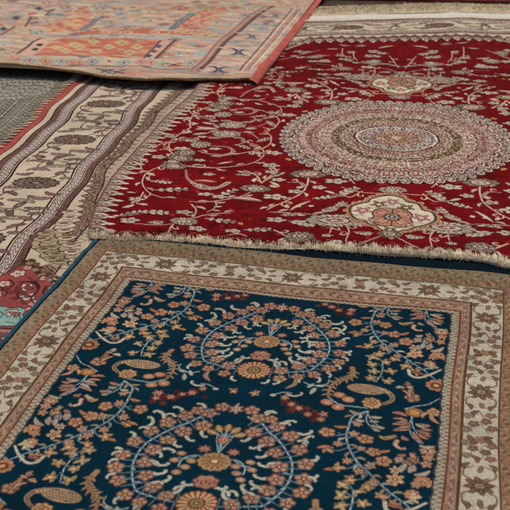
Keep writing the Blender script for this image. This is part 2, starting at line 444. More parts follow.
    # white lily spray
    for q in ((352, 328), (382, 340), (412, 328), (372, 358), (402, 362)):
        (x, y), = z8(q); w.leaf((x - .004, y + .012), (x + .003, y - .014), .011, (168, 160, 146), (60, 70, 80), bend=random.uniform(-.2, .2))
        star(w, x, y, .0088, 5, (170, 150, 134), random.random())
    (x, y), = z8((342, 398)); star(w, x, y, .0185, 5, (186, 158, 118), .4)
    # second spray: orange heart with combs
    (x, y), = z8((414, 150)); w.ell(x, y, .021, .017, 0, DKB); w.ell(x, y, .0185, .0145, 0, (158, 108, 66)); w.ell(x, y, .009, .007, 0, (190, 144, 90))
    for a, b in (((384, 160), (332, 150)), ((384, 178), (335, 170)), ((386, 196), (330, 192)), ((388, 212), (332, 216)), ((430, 190), (470, 196)), ((436, 205), (476, 212)), ((420, 215), (470, 236)), ((405, 220), (440, 262))):
        A, B = z8(a, b); w.leaf(A, B, .0095, (156, 112, 92), (70, 44, 44), bend=.12); w.line([A, B], .0025, .001, (186, 156, 132), False)
    twig(w, z8((405, 165), (392, 195), (400, 235), (440, 270)), .0042)
    (x, y), = z8((458, 290)); w.flo(x, y, .019, 8, .2, 0, (70, 44, 48)); w.flo(x, y, .0165, 8, .2, 0, (160, 120, 100)); w.ell(x, y, .007, .007, 0, (206, 172, 130)); w.ell(x, y, .0035, .0035, 0, RUST)
    twig(w, z8((380, 138), (425, 128), (470, 122), (512, 100)), .0048)
    (x, y), = z8((408, 100)); fl5(w, x, y, .0175)
    for a, b in (((400, 90), (378, 48)), ((408, 88), (392, 70)), ((398, 102), (372, 72)), ((478, 150), (505, 190)), ((470, 150), (440, 168))):
        A, B = z8(a, b); w.leaf(A, B, .0095, (176, 138, 110), DKB, bend=.2)
    (x, y), = z8((482, 148)); fl5(w, x, y, .014, c=(176, 140, 96))
    for q, r in (((440, 405), .0165), ((405, 452), .015)):
        (x, y), = z8(q); w.flo(x, y, r * 1.12, 8, .2, 0, DKB); w.flo(x, y, r, 8, .2, 0, (180, 124, 96)); w.ell(x, y, r * .35, r * .35, 0, (206, 170, 120)); w.ell(x, y, r * .16, r * .16, 0, RUST)
    (x, y), = z8((415, 462)); leafstar(w, x, y, .018, CRM)
    # star leaves cluster
    for q in ((140, 245), (195, 265), (135, 275), (140, 305), (215, 300), (125, 335), (200, 345)):
        w.line(z3((178, 262 + max(0, q[1] - 250) * .75), ((q[0] + 176) / 2, q[1] - 4), q), .0028, .002, (96, 122, 130))
    for q in ((140, 245), (195, 265), (135, 275), (140, 305), (215, 300), (125, 335), (200, 345)):
        (x, y), = z3(q); leafstar(w, x, y, .0175, (146, 132, 98) if q[0] < 150 else (150, 124, 94))
    twig(w, z3((180, 262), (176, 310), (150, 350)), .0045)
    # crescent at the edge, half rosettes on the edge
    cr = z3((292, 296), (300, 318), (335, 328), (390, 314), (432, 296))
    w.line(cr, .010, .007, (60, 66, 70)); w.line(cr, .0075, .0045, (182, 172, 152)); A, B = z3((305, 305), (350, 312)); w.leaf(A, B, .008, ROSE, DKB)
    (x, y), = z3((412, 360))
    for i in range(9):
        a = i * 2 * PI / 9; w.ell(x + .017 * math.cos(a), y + .017 * math.sin(a), .0065, .0065, 0, (162, 116, 88))
    w.ell(x, y, .013, .013, 0, (104, 64, 48)); w.ell(x, y, .006, .006, 0, (196, 150, 96))
    for a, b in (((275, 372), (235, 372)), ((285, 365), (285, 345)), ((282, 368), (312, 366)), ((290, 392), (300, 375)), ((352, 185), (380, 150)), ((372, 182), (366, 150)), ((390, 185), (356, 168)), ((322, 160), (352, 158)),
                 ((398, 128), (455, 130)), ((385, 218), (440, 205)), ((270, 105), (315, 98)), ((335, 100), (360, 112))):
        A, B = z3(a, b); w.leaf(A, B, .0105, random.choice(((158, 128, 102), (168, 158, 136), (150, 108, 86))), (66, 52, 52), bend=.15)
    for q, c in (((320, 205), CRM), ((402, 285), (184, 150, 112)), ((395, 245), PINK), ((60, 40), ROSE), ((432, 165), PINK), ((425, 185), PINK), ((445, 245), (170, 130, 104))):
        (x, y), = z3(q); star(w, x, y, .0125, 5, c, random.random() * 6)
    # small loose leaves and tendrils of the ground
    for i in range(70):
        x, y = random.uniform(.02, .395), random.uniform(0, .467)
        if dup(x, y, .0165): continue
        an = random.random() * 6.28; L = random.uniform(.008, .016); e = (x + L * math.cos(an), y + L * math.sin(an))
        w.leaf((x, y), e, .0062, random.choice(((140, 118, 92), (130, 126, 104), (146, 108, 88), (104, 124, 126))), (36, 44, 48), .0012, random.uniform(-.3, .3))
        if random.random() < .4: w.line([(x, y), (x - L * .5 * math.cos(an), y - L * .5 * math.sin(an))], .0022, .0014, (96, 122, 130), False)
    # sprigs
    twig(w, z3((212, 28), (228, 55), (262, 76)), .004); twig(w, z3((372, 40), (376, 70), (398, 100)), .004)
    for a, b in (((225, 45), (265, 45)), ((245, 72), (275, 78)), ((365, 62), (318, 58)), ((370, 72), (322, 78)), ((385, 62), (425, 72)), ((390, 80), (440, 92)), ((395, 92), (430, 108)), ((170, 55), (205, 58))):
        A, B = z3(a, b); w.leaf(A, B, .009, random.choice(((158, 118, 98), (160, 158, 140))), (66, 52, 52), bend=.1)

def navy_axis(w):
    """what stands on the line of symmetry"""
    f = lambda x, y: (x, y)
    vf = .232; R = .031          # fan flower
    for k in (-1, 1):
        w.line([(0, .20), (k * .012, .16), (k * .016, .135)], .003, .002, STEM)
    w.line([(0, .245), (.001, .21), (-.001, .165), (0, .13)], .0075, .005, (60, 90, 104)); w.line([(0, .245), (.001, .21), (-.001, .165), (0, .13)], .0055, .004, STEM)
    w.flo(0, vf, R * 1.08, 13, .1, .1, (70, 56, 44)); w.flo(0, vf, R, 13, .1, .1, (154, 126, 94))
    for i in range(13):
        a = .1 + i * 2 * PI / 13
        w.leaf((R * .3 * math.cos(a), vf + R * .3 * math.sin(a)), (R * .93 * math.cos(a), vf + R * .93 * math.sin(a)), .0085, (134, 102, 68), (182, 154, 116), .0010)
    w.ell(0, vf, .010, .009, 0, (120, 84, 60)); w.ell(0, vf, .006, .0055, 0, (206, 172, 124))
    star(w, 0, .158, .014, 6)
    petal5(w, 0, .148, .042, (150, 126, 86), -PI / 2, 2.3, 5)
    # small oval flower under the fan, then the big rosette
    w.flo(0, .298, .0225, 7, .18, .5, (76, 46, 48), 1.15); w.flo(0, .298, .0195, 7, .18, .5, (158, 118, 98), 1.15)
    for i in range(5): w.ell((i - 2) * .0075, .298 + .004 * (i % 2), .0024, .0045, 0, (120, 60, 60))
    vr = .362
    w.flo(0, vr, .0385, 18, .07, 0, (60, 40, 36)); w.flo(0, vr, .036, 18, .07, 0, (160, 108, 76))
    for i in range(18):
        a = i * 2 * PI / 18
        w.line([(.016 * math.cos(a), vf - vf + vr + .016 * math.sin(a)), (.031 * math.cos(a), vr + .031 * math.sin(a))], .0034, .0046, (192, 160, 122), False)
        b = a + PI / 18; w.line([(.015 * math.cos(b), vr + .015 * math.sin(b)), (.034 * math.cos(b), vr + .034 * math.sin(b))], .0016, .0024, RUST, False)
    w.ell(0, vr, .0155, .0155, 0, (104, 62, 44)); w.ell(0, vr, .0115, .0115, 0, (150, 124, 76)); w.flo(0, vr, .008, 5, .4, 0, (84, 76, 48)); w.ell(0, vr, .0028, .0028, 0, CRM)
    # flowers between two wreaths
    star(w, 0, .052, .016, 5, PEACH); w.line([(0, .03), (0, .062)], .0035, .003, STEM)

# band index: 0 field, then grey guard, rose guard, cream border, olive guard, edge
SIDE = ([0, .406, .4265, .447, .4535, .524, .5275, .572, 9], [0, 1, 2, 3, 3.1, 4, 4.1, 5, 6])
FARB = ([-9, 0, .014, .0655, .0715, .154, .158, .243, 9], [0, 1, 2, 3, 3.1, 4, 4.1, 5, 6])
V0 = -.30
bw = Weave(-.582, .582, V0, 1.35, .00125, .0022, NAVY); bw.jit = .16
bw.c *= 1 + .12 * noise2(*bw.grid(), 7, 3)[..., None].astype(np.float32)
for k in range(-1, 3):
    for s in (1, -1):
        bw.T = (s, 1, k * P); navy_unit(bw); FIRST[0] = False
    bw.T = (1, 1, k * P); navy_axis(bw)
bw.T = (1, 1, 0)
U, V = bw.grid(); A = np.abs(U)
scal = .0035 * np.abs(np.sin(V * PI / .0467)) ** .7
t = np.maximum(np.interp(A + scal * (A < .42), *SIDE), np.interp(-V, *FARB))
sidewise = np.interp(A, *SIDE) >= np.interp(-V, *FARB)
S = np.where(sidewise, V, U)                                       # run along the border
def band(lo, hi, col, part):
    m = (t >= lo) & (t < hi); bw.c[m] = lin(col) if not isinstance(col, np.ndarray) else col[m]; bw.part[m] = part
OLIVE = np.where(sidewise[..., None], lin((140, 110, 88)), lin((128, 108, 84)))
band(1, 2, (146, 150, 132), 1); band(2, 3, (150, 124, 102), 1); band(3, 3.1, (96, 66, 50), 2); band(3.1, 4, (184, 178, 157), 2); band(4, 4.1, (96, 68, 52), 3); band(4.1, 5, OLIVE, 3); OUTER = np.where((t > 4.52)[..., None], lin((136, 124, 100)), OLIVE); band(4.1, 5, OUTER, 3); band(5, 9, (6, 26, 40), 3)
m = (t >= 1) & (t < 1.18); bw.c[m] = lin((60, 62, 60))
m = (t >= 1.9) & (t < 2.1); bw.c[m] = lin((112, 72, 54))
# small repeated motifs of the guards
q = np.sin(S * 2 * PI / .0135) * np.sin((t - 1.55) * 2 * PI * 1.0); m = (t > 1.2) & (t < 1.88) & (q > .25); bw.c[m] = lin((166, 160, 134)); m = (t > 1.2) & (t < 1.88) & (q < -.35); bw.c[m] = lin((132, 92, 80))
WARP = noise2(U, V, 22, 71, 2)
q = np.sin(S * 2 * PI / .05 + 1.2 * WARP) ; q1 = (t - 2.5) - .26 * q
m = (t > 2.1) & (t < 2.9) & (np.abs(q1) < .07); bw.c[m] = lin((112, 82, 68)); q2 = np.sin(S * 2 * PI / .025 + 1.9 + WARP) * np.cos((t - 2.5) * 7.5)
m = (t > 2.16) & (t < 2.86) & (q2 > .5); bw.c[m] = lin((172, 146, 124)); m = (t > 2.16) & (t < 2.86) & (q2 < -.72); bw.c[m] = lin((112, 74, 60))
for ph, c in ((0, (98, 70, 52)), (1.6, (164, 126, 98)), (3.4, (110, 92, 66))):
    q = np.sin(S * 2 * PI / .0275 + ph + 1.5 * WARP) * np.cos((t - 4.5) * 11 + ph + 1.2 * np.sin(S * 2 * PI / .055)); m = (t > 4.14) & (t < 4.93) & (q > .58); bw.c[m] = lin(c)

def border_unit(w, X, h, flip):
    """flowers of the cream border; X maps (run, across -1..1) to u,v; h half width of the border"""
    BR = (116, 90, 72); BD = (84, 64, 52); GR = (134, 124, 102); RS = (134, 102, 84)
    def L(a, b, wd, c, bend=0): w.leaf(X(*a), X(*b), wd * .82, c, BD, .0016, bend)
    x, y = X(0, 0)
    for i in range(8):
        a = i * PI / 4 + .2; e = X(.030 * math.cos(a), .030 / h * math.sin(a)); w.leaf((x, y), e, .0125, (104, 80, 64), BD, .0014); w.line([(x, y), e], .002, .001, (150, 120, 96), False)
    w.ell(x, y, .0125, .0105, 0, (90, 66, 50)); w.ell(x, y, .009, .0075, 0, (154, 144, 112)); w.ell(x, y, .004, .0035, 0, (110, 84, 60))
    for s in (-1, 1):
        for r in (-1, 1):
            w.line([X(s * .018, r * .45), X(s * .03, r * .86), X(s * .052, r * .8), X(s * .062, r * .3)], .0046, .0028, (118, 98, 76))
            L((s * .05, r * .86), (s * .072, r * .55), .011, BR, .2 * r)
        L((s * .042, 0), (s * .066, .12), .010, RS); L((s * .075, -.1), (s * .098, -.45), .0125, BR, .2)
        for (a, b, c) in ((.090, .62, RS), (.112, .34, BR), (.096, -.70, GR), (.122, -.38, BR), (.134, .70, RS), (.140, -.80, GR)):
            w.flo(*X(s * a, b), .0112, 5, .28, .4, BD, 1.15); w.flo(*X(s * a, b), .0096, 5, .28, .4, c, 1.15); w.ell(*X(s * a, b), .0042, .0036, 0, BD); w.ell(*X(s * a, b), .0022, .002, 0, (176, 156, 130))
        w.line([X(s * .075, -.1), X(s * .1, .2), X(s * .125, .1), X(s * .15, .55)], .003, .002, (120, 100, 76))
        w.line([X(s * .1, .2), X(s * .105, .6)], .0025, .002, (120, 100, 76)); w.line([X(s * .115, .1), X(s * .12, -.6)], .0025, .002, (120, 100, 76))
    xx = X(.172, 0)
    for a, b in (((.16, .75), (.178, .2)), ((.186, .75), (.17, .2)), ((.16, -.7), (.178, -.15)), ((.19, -.7), (.17, -.15))): L(a, b, .014, BR, .15)
    w.flo(*xx, .0135, 6, .3, 0, BD); w.flo(*xx, .011, 6, .3, 0, (150, 120, 92)); w.ell(*xx, .004, .004, 0, RS)
hf = .0405; hs = .035
bx = [i * .345 for i in (-1, 0, 1)]
for c in bx:
    border_unit(bw, lambda a, b, c=c: (c + a, -.1125 + b * hf), hf, 0)
for s in (-1, 1):
    for j in range(5):
        c = .0 + j * .325 + (.012 if j else 0)
        border_unit(bw, lambda a, b, c=c, s=s: (s * (.488 + b * hs), c + a), hs, 1)
# keep the border's own lines on top of stray leaves
for lo, hi, c in ((3, 3.07, (96, 66, 50)), (4, 4.07, (96, 68, 52))):
    m = (t >= lo) & (t < hi); bw.c[m] = lin(c)
bw.wear(.17, .05, .08)

def bdu(U, V): return .007 * noise2(U, V, 1.5, 14, 2) * np.clip((.6 - np.abs(U)) / .2 + .5, 0, 1)
def bdv(U, V): return .009 * noise2(U, V, 1.5, 15, 2)
def zblue(U, V):
    e = np.minimum(np.minimum(.582 - np.abs(U), V - V0), .012) / .012
    return .0042 * noise2(U, V, 2.0, 11, 2) + .0016 * noise2(U * .4, V, 9, 16, 2) - .004 * (1 - np.clip(e, 0, 1)) ** 2
mat_blue = pile_mat('navy_wool', .0, .95, .45, (430, 300), -12.7)
ob = tuple(blue.world(0., .5)) + (0.0,)
rug_blue = thing('navy blue rug with tan flower wreaths, paisleys and a cream border, nearest the camera', 'rug', None, ob)
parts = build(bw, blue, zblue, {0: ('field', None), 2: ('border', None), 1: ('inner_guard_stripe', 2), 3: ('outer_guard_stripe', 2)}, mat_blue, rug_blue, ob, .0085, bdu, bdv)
mat_teal = yarn_mat('teal_yarn', (6, 72, 88), .35)
for s in (-1, 1):
    v = np.linspace(V0, 1.35, 260); uu = np.full(260, s * .585); e = blue.world(uu + bdu(uu, v) + .0012 * noise2(v, v * 0, 6, 5, 2), v + bdv(uu, v))
    tube('edge_binding', np.hstack([e, (.0125 + zblue(np.full(260, s * .57), v))[:, None]]), .0065, mat_teal, rug_blue, ob, wob=.07)

# ================================================================== the red medallion rug
RED = (110, 9, 15); IVO = (212, 194, 168); GRY = (190, 174, 154); DRK = (52, 30, 32); MAU = (148, 98, 94); PNK = (184, 128, 116); OLV = (98, 78, 56); BEI = (196, 168, 134); BRN = (98, 68, 58); LIL = (198, 184, 172)
red = Frame((.5, 3.555), -8.3, .032)
EDGE_V = [-1.4, -.9, -.416, -.107, .206, .55, .759, .90, .956, 1.05, 1.4]
EDGE_U = [.05, .05, .037, .005, -.013, -.025, -.011, .012, .030, .03, .03]
def bow(v): return np.interp(v, EDGE_V, EDGE_U)
def bow_w(u):
    t = np.clip((-.42 - u) / .33, 0, 1); return t * t * (3 - 2 * t)
def red_du(U, V): return bow_w(U) * bow(V)
def red_dv(U, V):                # the far end was not laid quite straight
    t = np.clip((-V - .95) / .45, 0, 1); return np.clip(-.27 * U - .01, -.08, .14) * t * t * (3 - 2 * t)
FE, FV = .785, 1.42           # half width and half length of the red field
rw = Weave(-.868, 1.33, -1.96, .962, .0017, .0034, RED); rw.jit = .14
Ur, Vr = rw.grid(); rw.c *= (1 + .22 * noise2(Ur, Vr, 4, 21) + .14 * noise2(Ur * .35, Vr, 26, 22)).clip(.55, 1.6)[..., None].astype(np.float32)

def rt(t):
    def f(*pts):
        p = red.tile(list(pts), t); p[:, 0] -= bow_w(p[:, 0]) * bow(p[:, 1])
        return [(-abs(a) if a < 0 else -a, abs(b)) for a, b in p]
    return f

def speck(w, x, y, rx, ry, n, cols, s=.004):
    for _ in range(n):
        a = random.random() * 6.28; r = random.random() ** .5
        w.ell(x + rx * r * math.cos(a), y + ry * r * math.sin(a), s * random.uniform(.5, 1.1), s * random.uniform(.4, .8), a, random.choice(cols))

PLACED = []
FRESH = [True]
def taken(x, y, rx, ry, k=.8):
    """keep repeats of the quadrant apart: the first motif on a spot keeps it"""
    key = (round(abs(x), 4), round(abs(y), 4))
    if FRESH[0]:
        for (a, b, c, d, kk) in PLACED:
            if ((key[0] - a) / (rx + c)) ** 2 + ((key[1] - b) / (ry + d)) ** 2 < k * k: return True
        PLACED.append((*key, rx, ry, key)); return False
    return not any(p[4] == key for p in PLACED)
def palm(w, x, y, r=.04, asp=1.2, c=GRY, big=False, force=False):
    c = random.choice((GRY, (150, 134, 108), (196, 172, 152), (160, 138, 124)))
    r *= .86; asp *= 1.15
    rx = r * asp
    if not force and taken(x, y, rx, r): return
    n = 11 if big else 9
    w.flo(x, y, r * 1.1, n, .2, .3, DRK, asp); w.flo(x, y, r * .98, n, .2, .3, c, asp)
    for i in range(n * 2):
        a = i * PI / n; w.line([(x + .5 * rx * math.cos(a), y + .5 * r * math.sin(a)), (x + .95 * rx * math.cos(a), y + .95 * r * math.sin(a))], .0046, .0030, DRK if i % 2 else (112, 76, 70), False)
    w.ell(x, y, rx * .55, r * .55, 0, DRK); w.ell(x, y, rx * .48, r * .48, 0, (196, 178, 160)); w.ell(x, y, rx * .3, r * .3, 0, random.choice((MAU, OLV, (130, 110, 96)))); w.ell(x, y, rx * .13, r * .14, 0, IVO)
    speck(w, x, y, rx * .95, r * .95, 34, ((50, 34, 32), (214, 200, 182), (50, 34, 32), OLV), r * .085)

def chain(w, a, b, wd=.026, n=None, c=GRY):
    a = np.array(a); b = np.array(b); d = b - a; L = np.linalg.norm(d); nn = np.array([-d[1], d[0]]) / L
    n = n or max(4, int(L / .021))
    m_ = (a + b) / 2
    if taken(m_[0], m_[1], L * .35, wd * .5, .9): return
    w.line([a, b], .005, .003, (196, 170, 150), False)
    for i in range(n):
        t = (i + .5) / n; q = a + d * t; s = wd * (.55 + .45 * math.sin(PI * t))
        for k in (-1, 1):
            e = q + nn * k * s * .55 + d / L * s * .55
            w.leaf(q, e, s * .5, random.choice((c, c, (198, 182, 166), (150, 122, 112))), DRK, .0024)

def vine(w, pts, wd=.0085, c=(212, 184, 160)):
    wd *= .50
    w.line(pts, wd * 1.5, wd * 1.2, (84, 16, 22)); w.line(pts, wd, wd * .7, c)
    p = smooth(pts, 5); acc = .03; sd = 1
    for i in range(1, len(p)):                      # little leaves and curls along every stem
        dd = p[i] - p[i - 1]; L = np.linalg.norm(dd); acc += L
        if acc > .045 and wd > .004:
            acc = 0; sd = -sd; dd = dd / (L + 1e-9); n_ = np.array([-dd[1], dd[0]]) * sd
            e = p[i] + dd * .030 + n_ * random.uniform(.012, .026)
            if random.random() < .55: rleaf(w, p[i] + n_ * .004, e, .014, random.choice((IVO, GRY, (196, 160, 140))), .15 * sd)
            else: w.line([p[i], p[i] + dd * .016 + n_ * .012, p[i] + dd * .012 + n_ * .024, p[i] + n_ * .018], .0042, .003, c)

def rleaf(w, a, b, wd=.022, c=(198, 168, 146), bend=.1):
    wd *= .85
    if taken((a[0] + b[0]) / 2, (a[1] + b[1]) / 2, .02, .008, .9): return
    w.leaf(a, b, wd, c, (84, 30, 32), .0028, bend); w.line([a, b], wd * .16, wd * .1, (120, 70, 62), False)

def cresc(w, pts, wd=.022):
    wd *= .8
    w.line(pts, wd * .5, wd * 1.25, (80, 30, 32)); w.line(pts, wd * .3, wd, (204, 180, 158)); w.line(pts, .003, .006, (130, 84, 78))

def sflo(w, x, y, r=.022, c=GRY):
    r *= .8
    if taken(x, y, r * 1.3, r): return
    w.flo(x, y, r * 1.2, 5, .5, 1.2, DRK, 1.5); w.flo(x, y, r, 5, .5, 1.2, c, 1.5); w.ell(x, y, r * .5, r * .3, 0, DRK); w.ell(x, y, r * .26, r * .16, 0, IVO); return
    w.flo(x, y, r * 1.2, 6, .35, .2, DRK, 1.25); w.flo(x, y, r, 6, .35, .2, c, 1.25); w.ell(x, y, r * .4, r * .35, 0, random.choice((MAU, DRK, OLV))); w.ell(x, y, r * .17, r * .15, 0, IVO)

def red_quadrant(w):
    a = rt((90, 160, 110 / 510)); b = rt((190, 160, 100 / 510)); c = rt((160, 90, 130 / 510)); d = rt((270, 170, 100 / 510)); e = rt((430, 170, 80 / 389))
    V = lambda t, *p, wd=.0085: vine(w, t(*p), wd)
    # vines
    V(a, (350, 20), (285, 48), (250, 78), (247, 120), (280, 155), (338, 176)); V(a, (470, 208), (492, 238), (470, 275)); V(a, (385, 305), (368, 328), (352, 348)); V(a, (150, 292), (240, 305), (330, 310), (395, 298), wd=.006)
    V(a, (248, 148), (228, 185), (215, 205)); V(a, (295, 60), (275, 75), (285, 98), (345, 102), wd=.006)
    V(b, (0, 215), (60, 218), (120, 212), (250, 188), (335, 150)); V(b, (395, 252), (450, 226), (515, 200)); V(b, (0, 310), (60, 287), (130, 275), (205, 270)); V(b, (290, 60), (340, 76), (364, 108)); V(b, (364, 110), (428, 76), (440, 42)); V(b, (364, 110), (420, 78), (485, 60), wd=.006)
    V(b, (128, 212), (134, 232), (118, 252), (86, 270), wd=.006); V(b, (205, 382), (250, 378), (292, 388)); V(b, (430, 360), (468, 378), (490, 395), (480, 425), wd=.010); V(b, (320, 420), (440, 418), wd=.005)
    V(c, (200, 12), (150, 35), (120, 62), (118, 90), (150, 108), (200, 118)); V(c, (225, 40), (300, 36), (380, 38), (455, 58), (477, 85), (440, 110), (360, 122))
    V(c, (120, 150), (90, 166), (55, 190), (36, 215), (42, 240), (62, 258)); V(c, (108, 140), (95, 165)); V(c, (405, 150), (432, 178), (432, 210), (395, 232), (330, 248), (270, 254), (190, 250), (150, 240)); V(c, (432, 208), (455, 214), wd=.006)
    V(c, (100, 295), (150, 300), (200, 302)); V(c, (398, 362), (440, 328), (468, 305)); V(c, (398, 362), (372, 328), (330, 312)); V(c, (0, 235), (30, 235), (60, 262)); V(c, (300, 130), (330, 150), (365, 180), (400, 205), wd=.006)
    V(d, (196, 40), (190, 72), (165, 112), (100, 150), (0, 190), wd=.011); V(d, (0, 214), (100, 218), (180, 222), (270, 236)); V(d, (330, 18), (395, 32), (432, 70)); V(d, (260, 22), (330, 18)); V(d, (470, 110), (420, 135), (395, 138)); V(d, (316, 290), (312, 310), (304, 332)); V(d, (382, 284), (402, 325), (385, 375)); V(d, (90, 58), (150, 62), (182, 92)); V(d, (280, 300), (400, 335), wd=.004)
    
    # crescents
    cresc(w, b((-10, 100), (30, 135), (75, 148), (135, 143), (195, 115))); cresc(w, c((285, 98), (345, 97), (376, 83), (348, 70)), .018); cresc(w, c((262, 165), (262, 182), (230, 190), (198, 190)), .018); cresc(w, c((298, 220), (328, 207), (322, 194), (296, 190)), .018)
    cresc(w, c((100, 312), (108, 348), (160, 376), (225, 382), (268, 362)), .020); cresc(w, d((86, 332), (108, 350), (112, 372), (90, 396)), .018);
    cresc(w, d((95, 58), (150, 60), (178, 84)), .016)
    # chains and feathers
    for t, p, q, wd in ((a, (130, 262), (240, 242), .028), (a, (230, 242), (362, 248), .030), (a, (290, 95), (372, 104), .024), (a, (300, 138), (450, 136), .03), (a, (270, 298), (332, 298), .024), (b, (80, 300), (230, 316), .028), (b, (280, 358), (412, 356), .026), (b, (130, 192), (238, 148), .026),
                        (d, (100, 262), (220, 284), .042), (d, (262, 212), (330, 198), .028), (d, (325, 200), (382, 165), .026), (d, (330, 135), (445, 90), .032), (d, (220, 145), (330, 132), .024), (d, (430, 330), (510, 345), .026), (d, (60, 230), (130, 225), .022),
                        (c, (155, 106), (215, 108), .022), (c, (190, 170), (235, 150), .02), (c, (380, 205), (430, 190), .022), (c, (355, 108), (415, 100), .02), (c, (300, 330), (350, 330), .02), (c, (120, 365), (180, 380), .022)):
        (p, q) = t(p, q); chain(w, p, q, wd)
    # palmettes and flowers
    for t, q, r, asp in ((a, (400, 190), .050, 1.3), (a, (435, 290), .034, 1.25), (a, (385, 25), .036, 1.2), (b, (305, 262), .056, 1.4), (b, (335, 142), .040, 1.25), (b, (168, 45), .038, 1.35), (c, (285, 140), .046, 1.15), (c, (345, 140), .038, 1.2), (c, (160, 215), .040, .9), (c, (80, 268), .034, 1.35), (c, (265, 256), .030, 1.3), (c, (240, 70), .040, .9), (c, (372, 378), .036, 1.3),
                         (d, (195, 18), .044, 1.4), (d, (330, 262), .060, 1.45), (d, (150, 345), .036, 1.2), (c, (240, 312), .034, 1.4)):
        (x, y), = t(q); palm(w, x, y, r, asp, big=r > .05)
    for t, q, r in ((a, (435, 245), .022), (a, (185, 285), .026), (a, (215, 182), .022), (b, (150, 190), .020), (b, (76, 175), .02), (b, (430, 186), .032), (b, (440, 305), .026), (b, (450, 96), .02), (b, (300, 22), .024), (b, (412, 22), .026), (b, (415, 55), .02), (b, (215, 362), .02), (b, (35, 355), .024), (b, (270, 78), .018),
                    (c, (85, 230), .024), (c, (185, 50), .022), (c, (310, 55), .016), (c, (445, 245), .026), (c, (345, 292), .026), (c, (440, 290), .028), (c, (450, 90), .018), (c, (20, 360), .02), (c, (30, 310), .024), (c, (215, 232), .018), (c, (465, 350), .016), (c, (190, 328), .016), (c, (100, 115), .022),
                    (d, (335, 55), .032), (d, (250, 88), .020), (d, (40, 132), .030), (d, (130, 108), .022), (d, (455, 292), .016), (d, (330, 388), .03), (d, (290, 345), .014), (d, (20, 255), .03), (d, (35, 45), .016)):
        (x, y), = t(q); sflo(w, x, y, r)
    for t, p, q, wd, cc in ((a, (160, 200), (205, 190), .018, GRY), (a, (150, 222), (205, 208), .018, IVO), (a, (222, 205), (268, 212), .018, GRY), (a, (240, 180), (300, 184), .016, IVO), (a, (170, 150), (212, 155), .012, GRY), (a, (195, 122), (230, 112), .018, GRY), (a, (105, 262), (135, 258), .016, IVO), (a, (255, 62), (300, 72), .02, IVO),
                            (b, (212, 194), (366, 208), .028, (204, 168, 150)), (b, (20, 104), (132, 112), .022, (198, 140, 128)), (b, (405, 124), (458, 130), .022, IVO), (b, (248, 318), (268, 330), .016, (206, 148, 70)), (b, (285, 322), (325, 326), .014, (206, 148, 70)), (b, (120, 240), (165, 237), .010, IVO), (b, (110, 258), (155, 260), .010, IVO), (b, (60, 256), (95, 255), .010, IVO), (b, (140, 20), (215, 8), .016, IVO), (b, (155, 92), (175, 86), .012, BEI), (b, (490, 230), (500, 245), .012, IVO),
                            (c, (138, 156), (225, 154), .024, (206, 178, 158)), (c, (128, 176), (188, 172), .022, GRY), (c, (165, 108), (215, 102), .018, GRY), (c, (330, 165), (370, 172), .02, GRY), (c, (200, 62), (215, 85), .016, IVO), (c, (150, 135), (120, 130), .014, IVO), (c, (430, 355), (470, 375), .014, IVO), (c, (495, 272), (510, 268), .03, (206, 160, 90)),
                            (d, (280, 105), (330, 122), .016, IVO), (d, (400, 138), (510, 108), .018, IVO), (d, (0, 70), (50, 75), .018, IVO), (d, (105, 205), (205, 158), .014, IVO), (d, (430, 300), (480, 285), .014, IVO), (d, (0, 38), (100, 8), .016, IVO), (d, (260, 302), (300, 298), .010, BRN),
                            ):
        (p, q) = t(p, q); rleaf(w, p, q, wd, cc, random.uniform(-.12, .12))
    for q in ((85, 185), (145, 185), (210, 185)):
        (x, y), = d(q); w.flo(x, y, .009, 4, .4, .4, IVO)
    for q in ((175, 170), (165, 185), (50, 280)):
        (x, y), = c(q); sflo(w, x, y, .016)

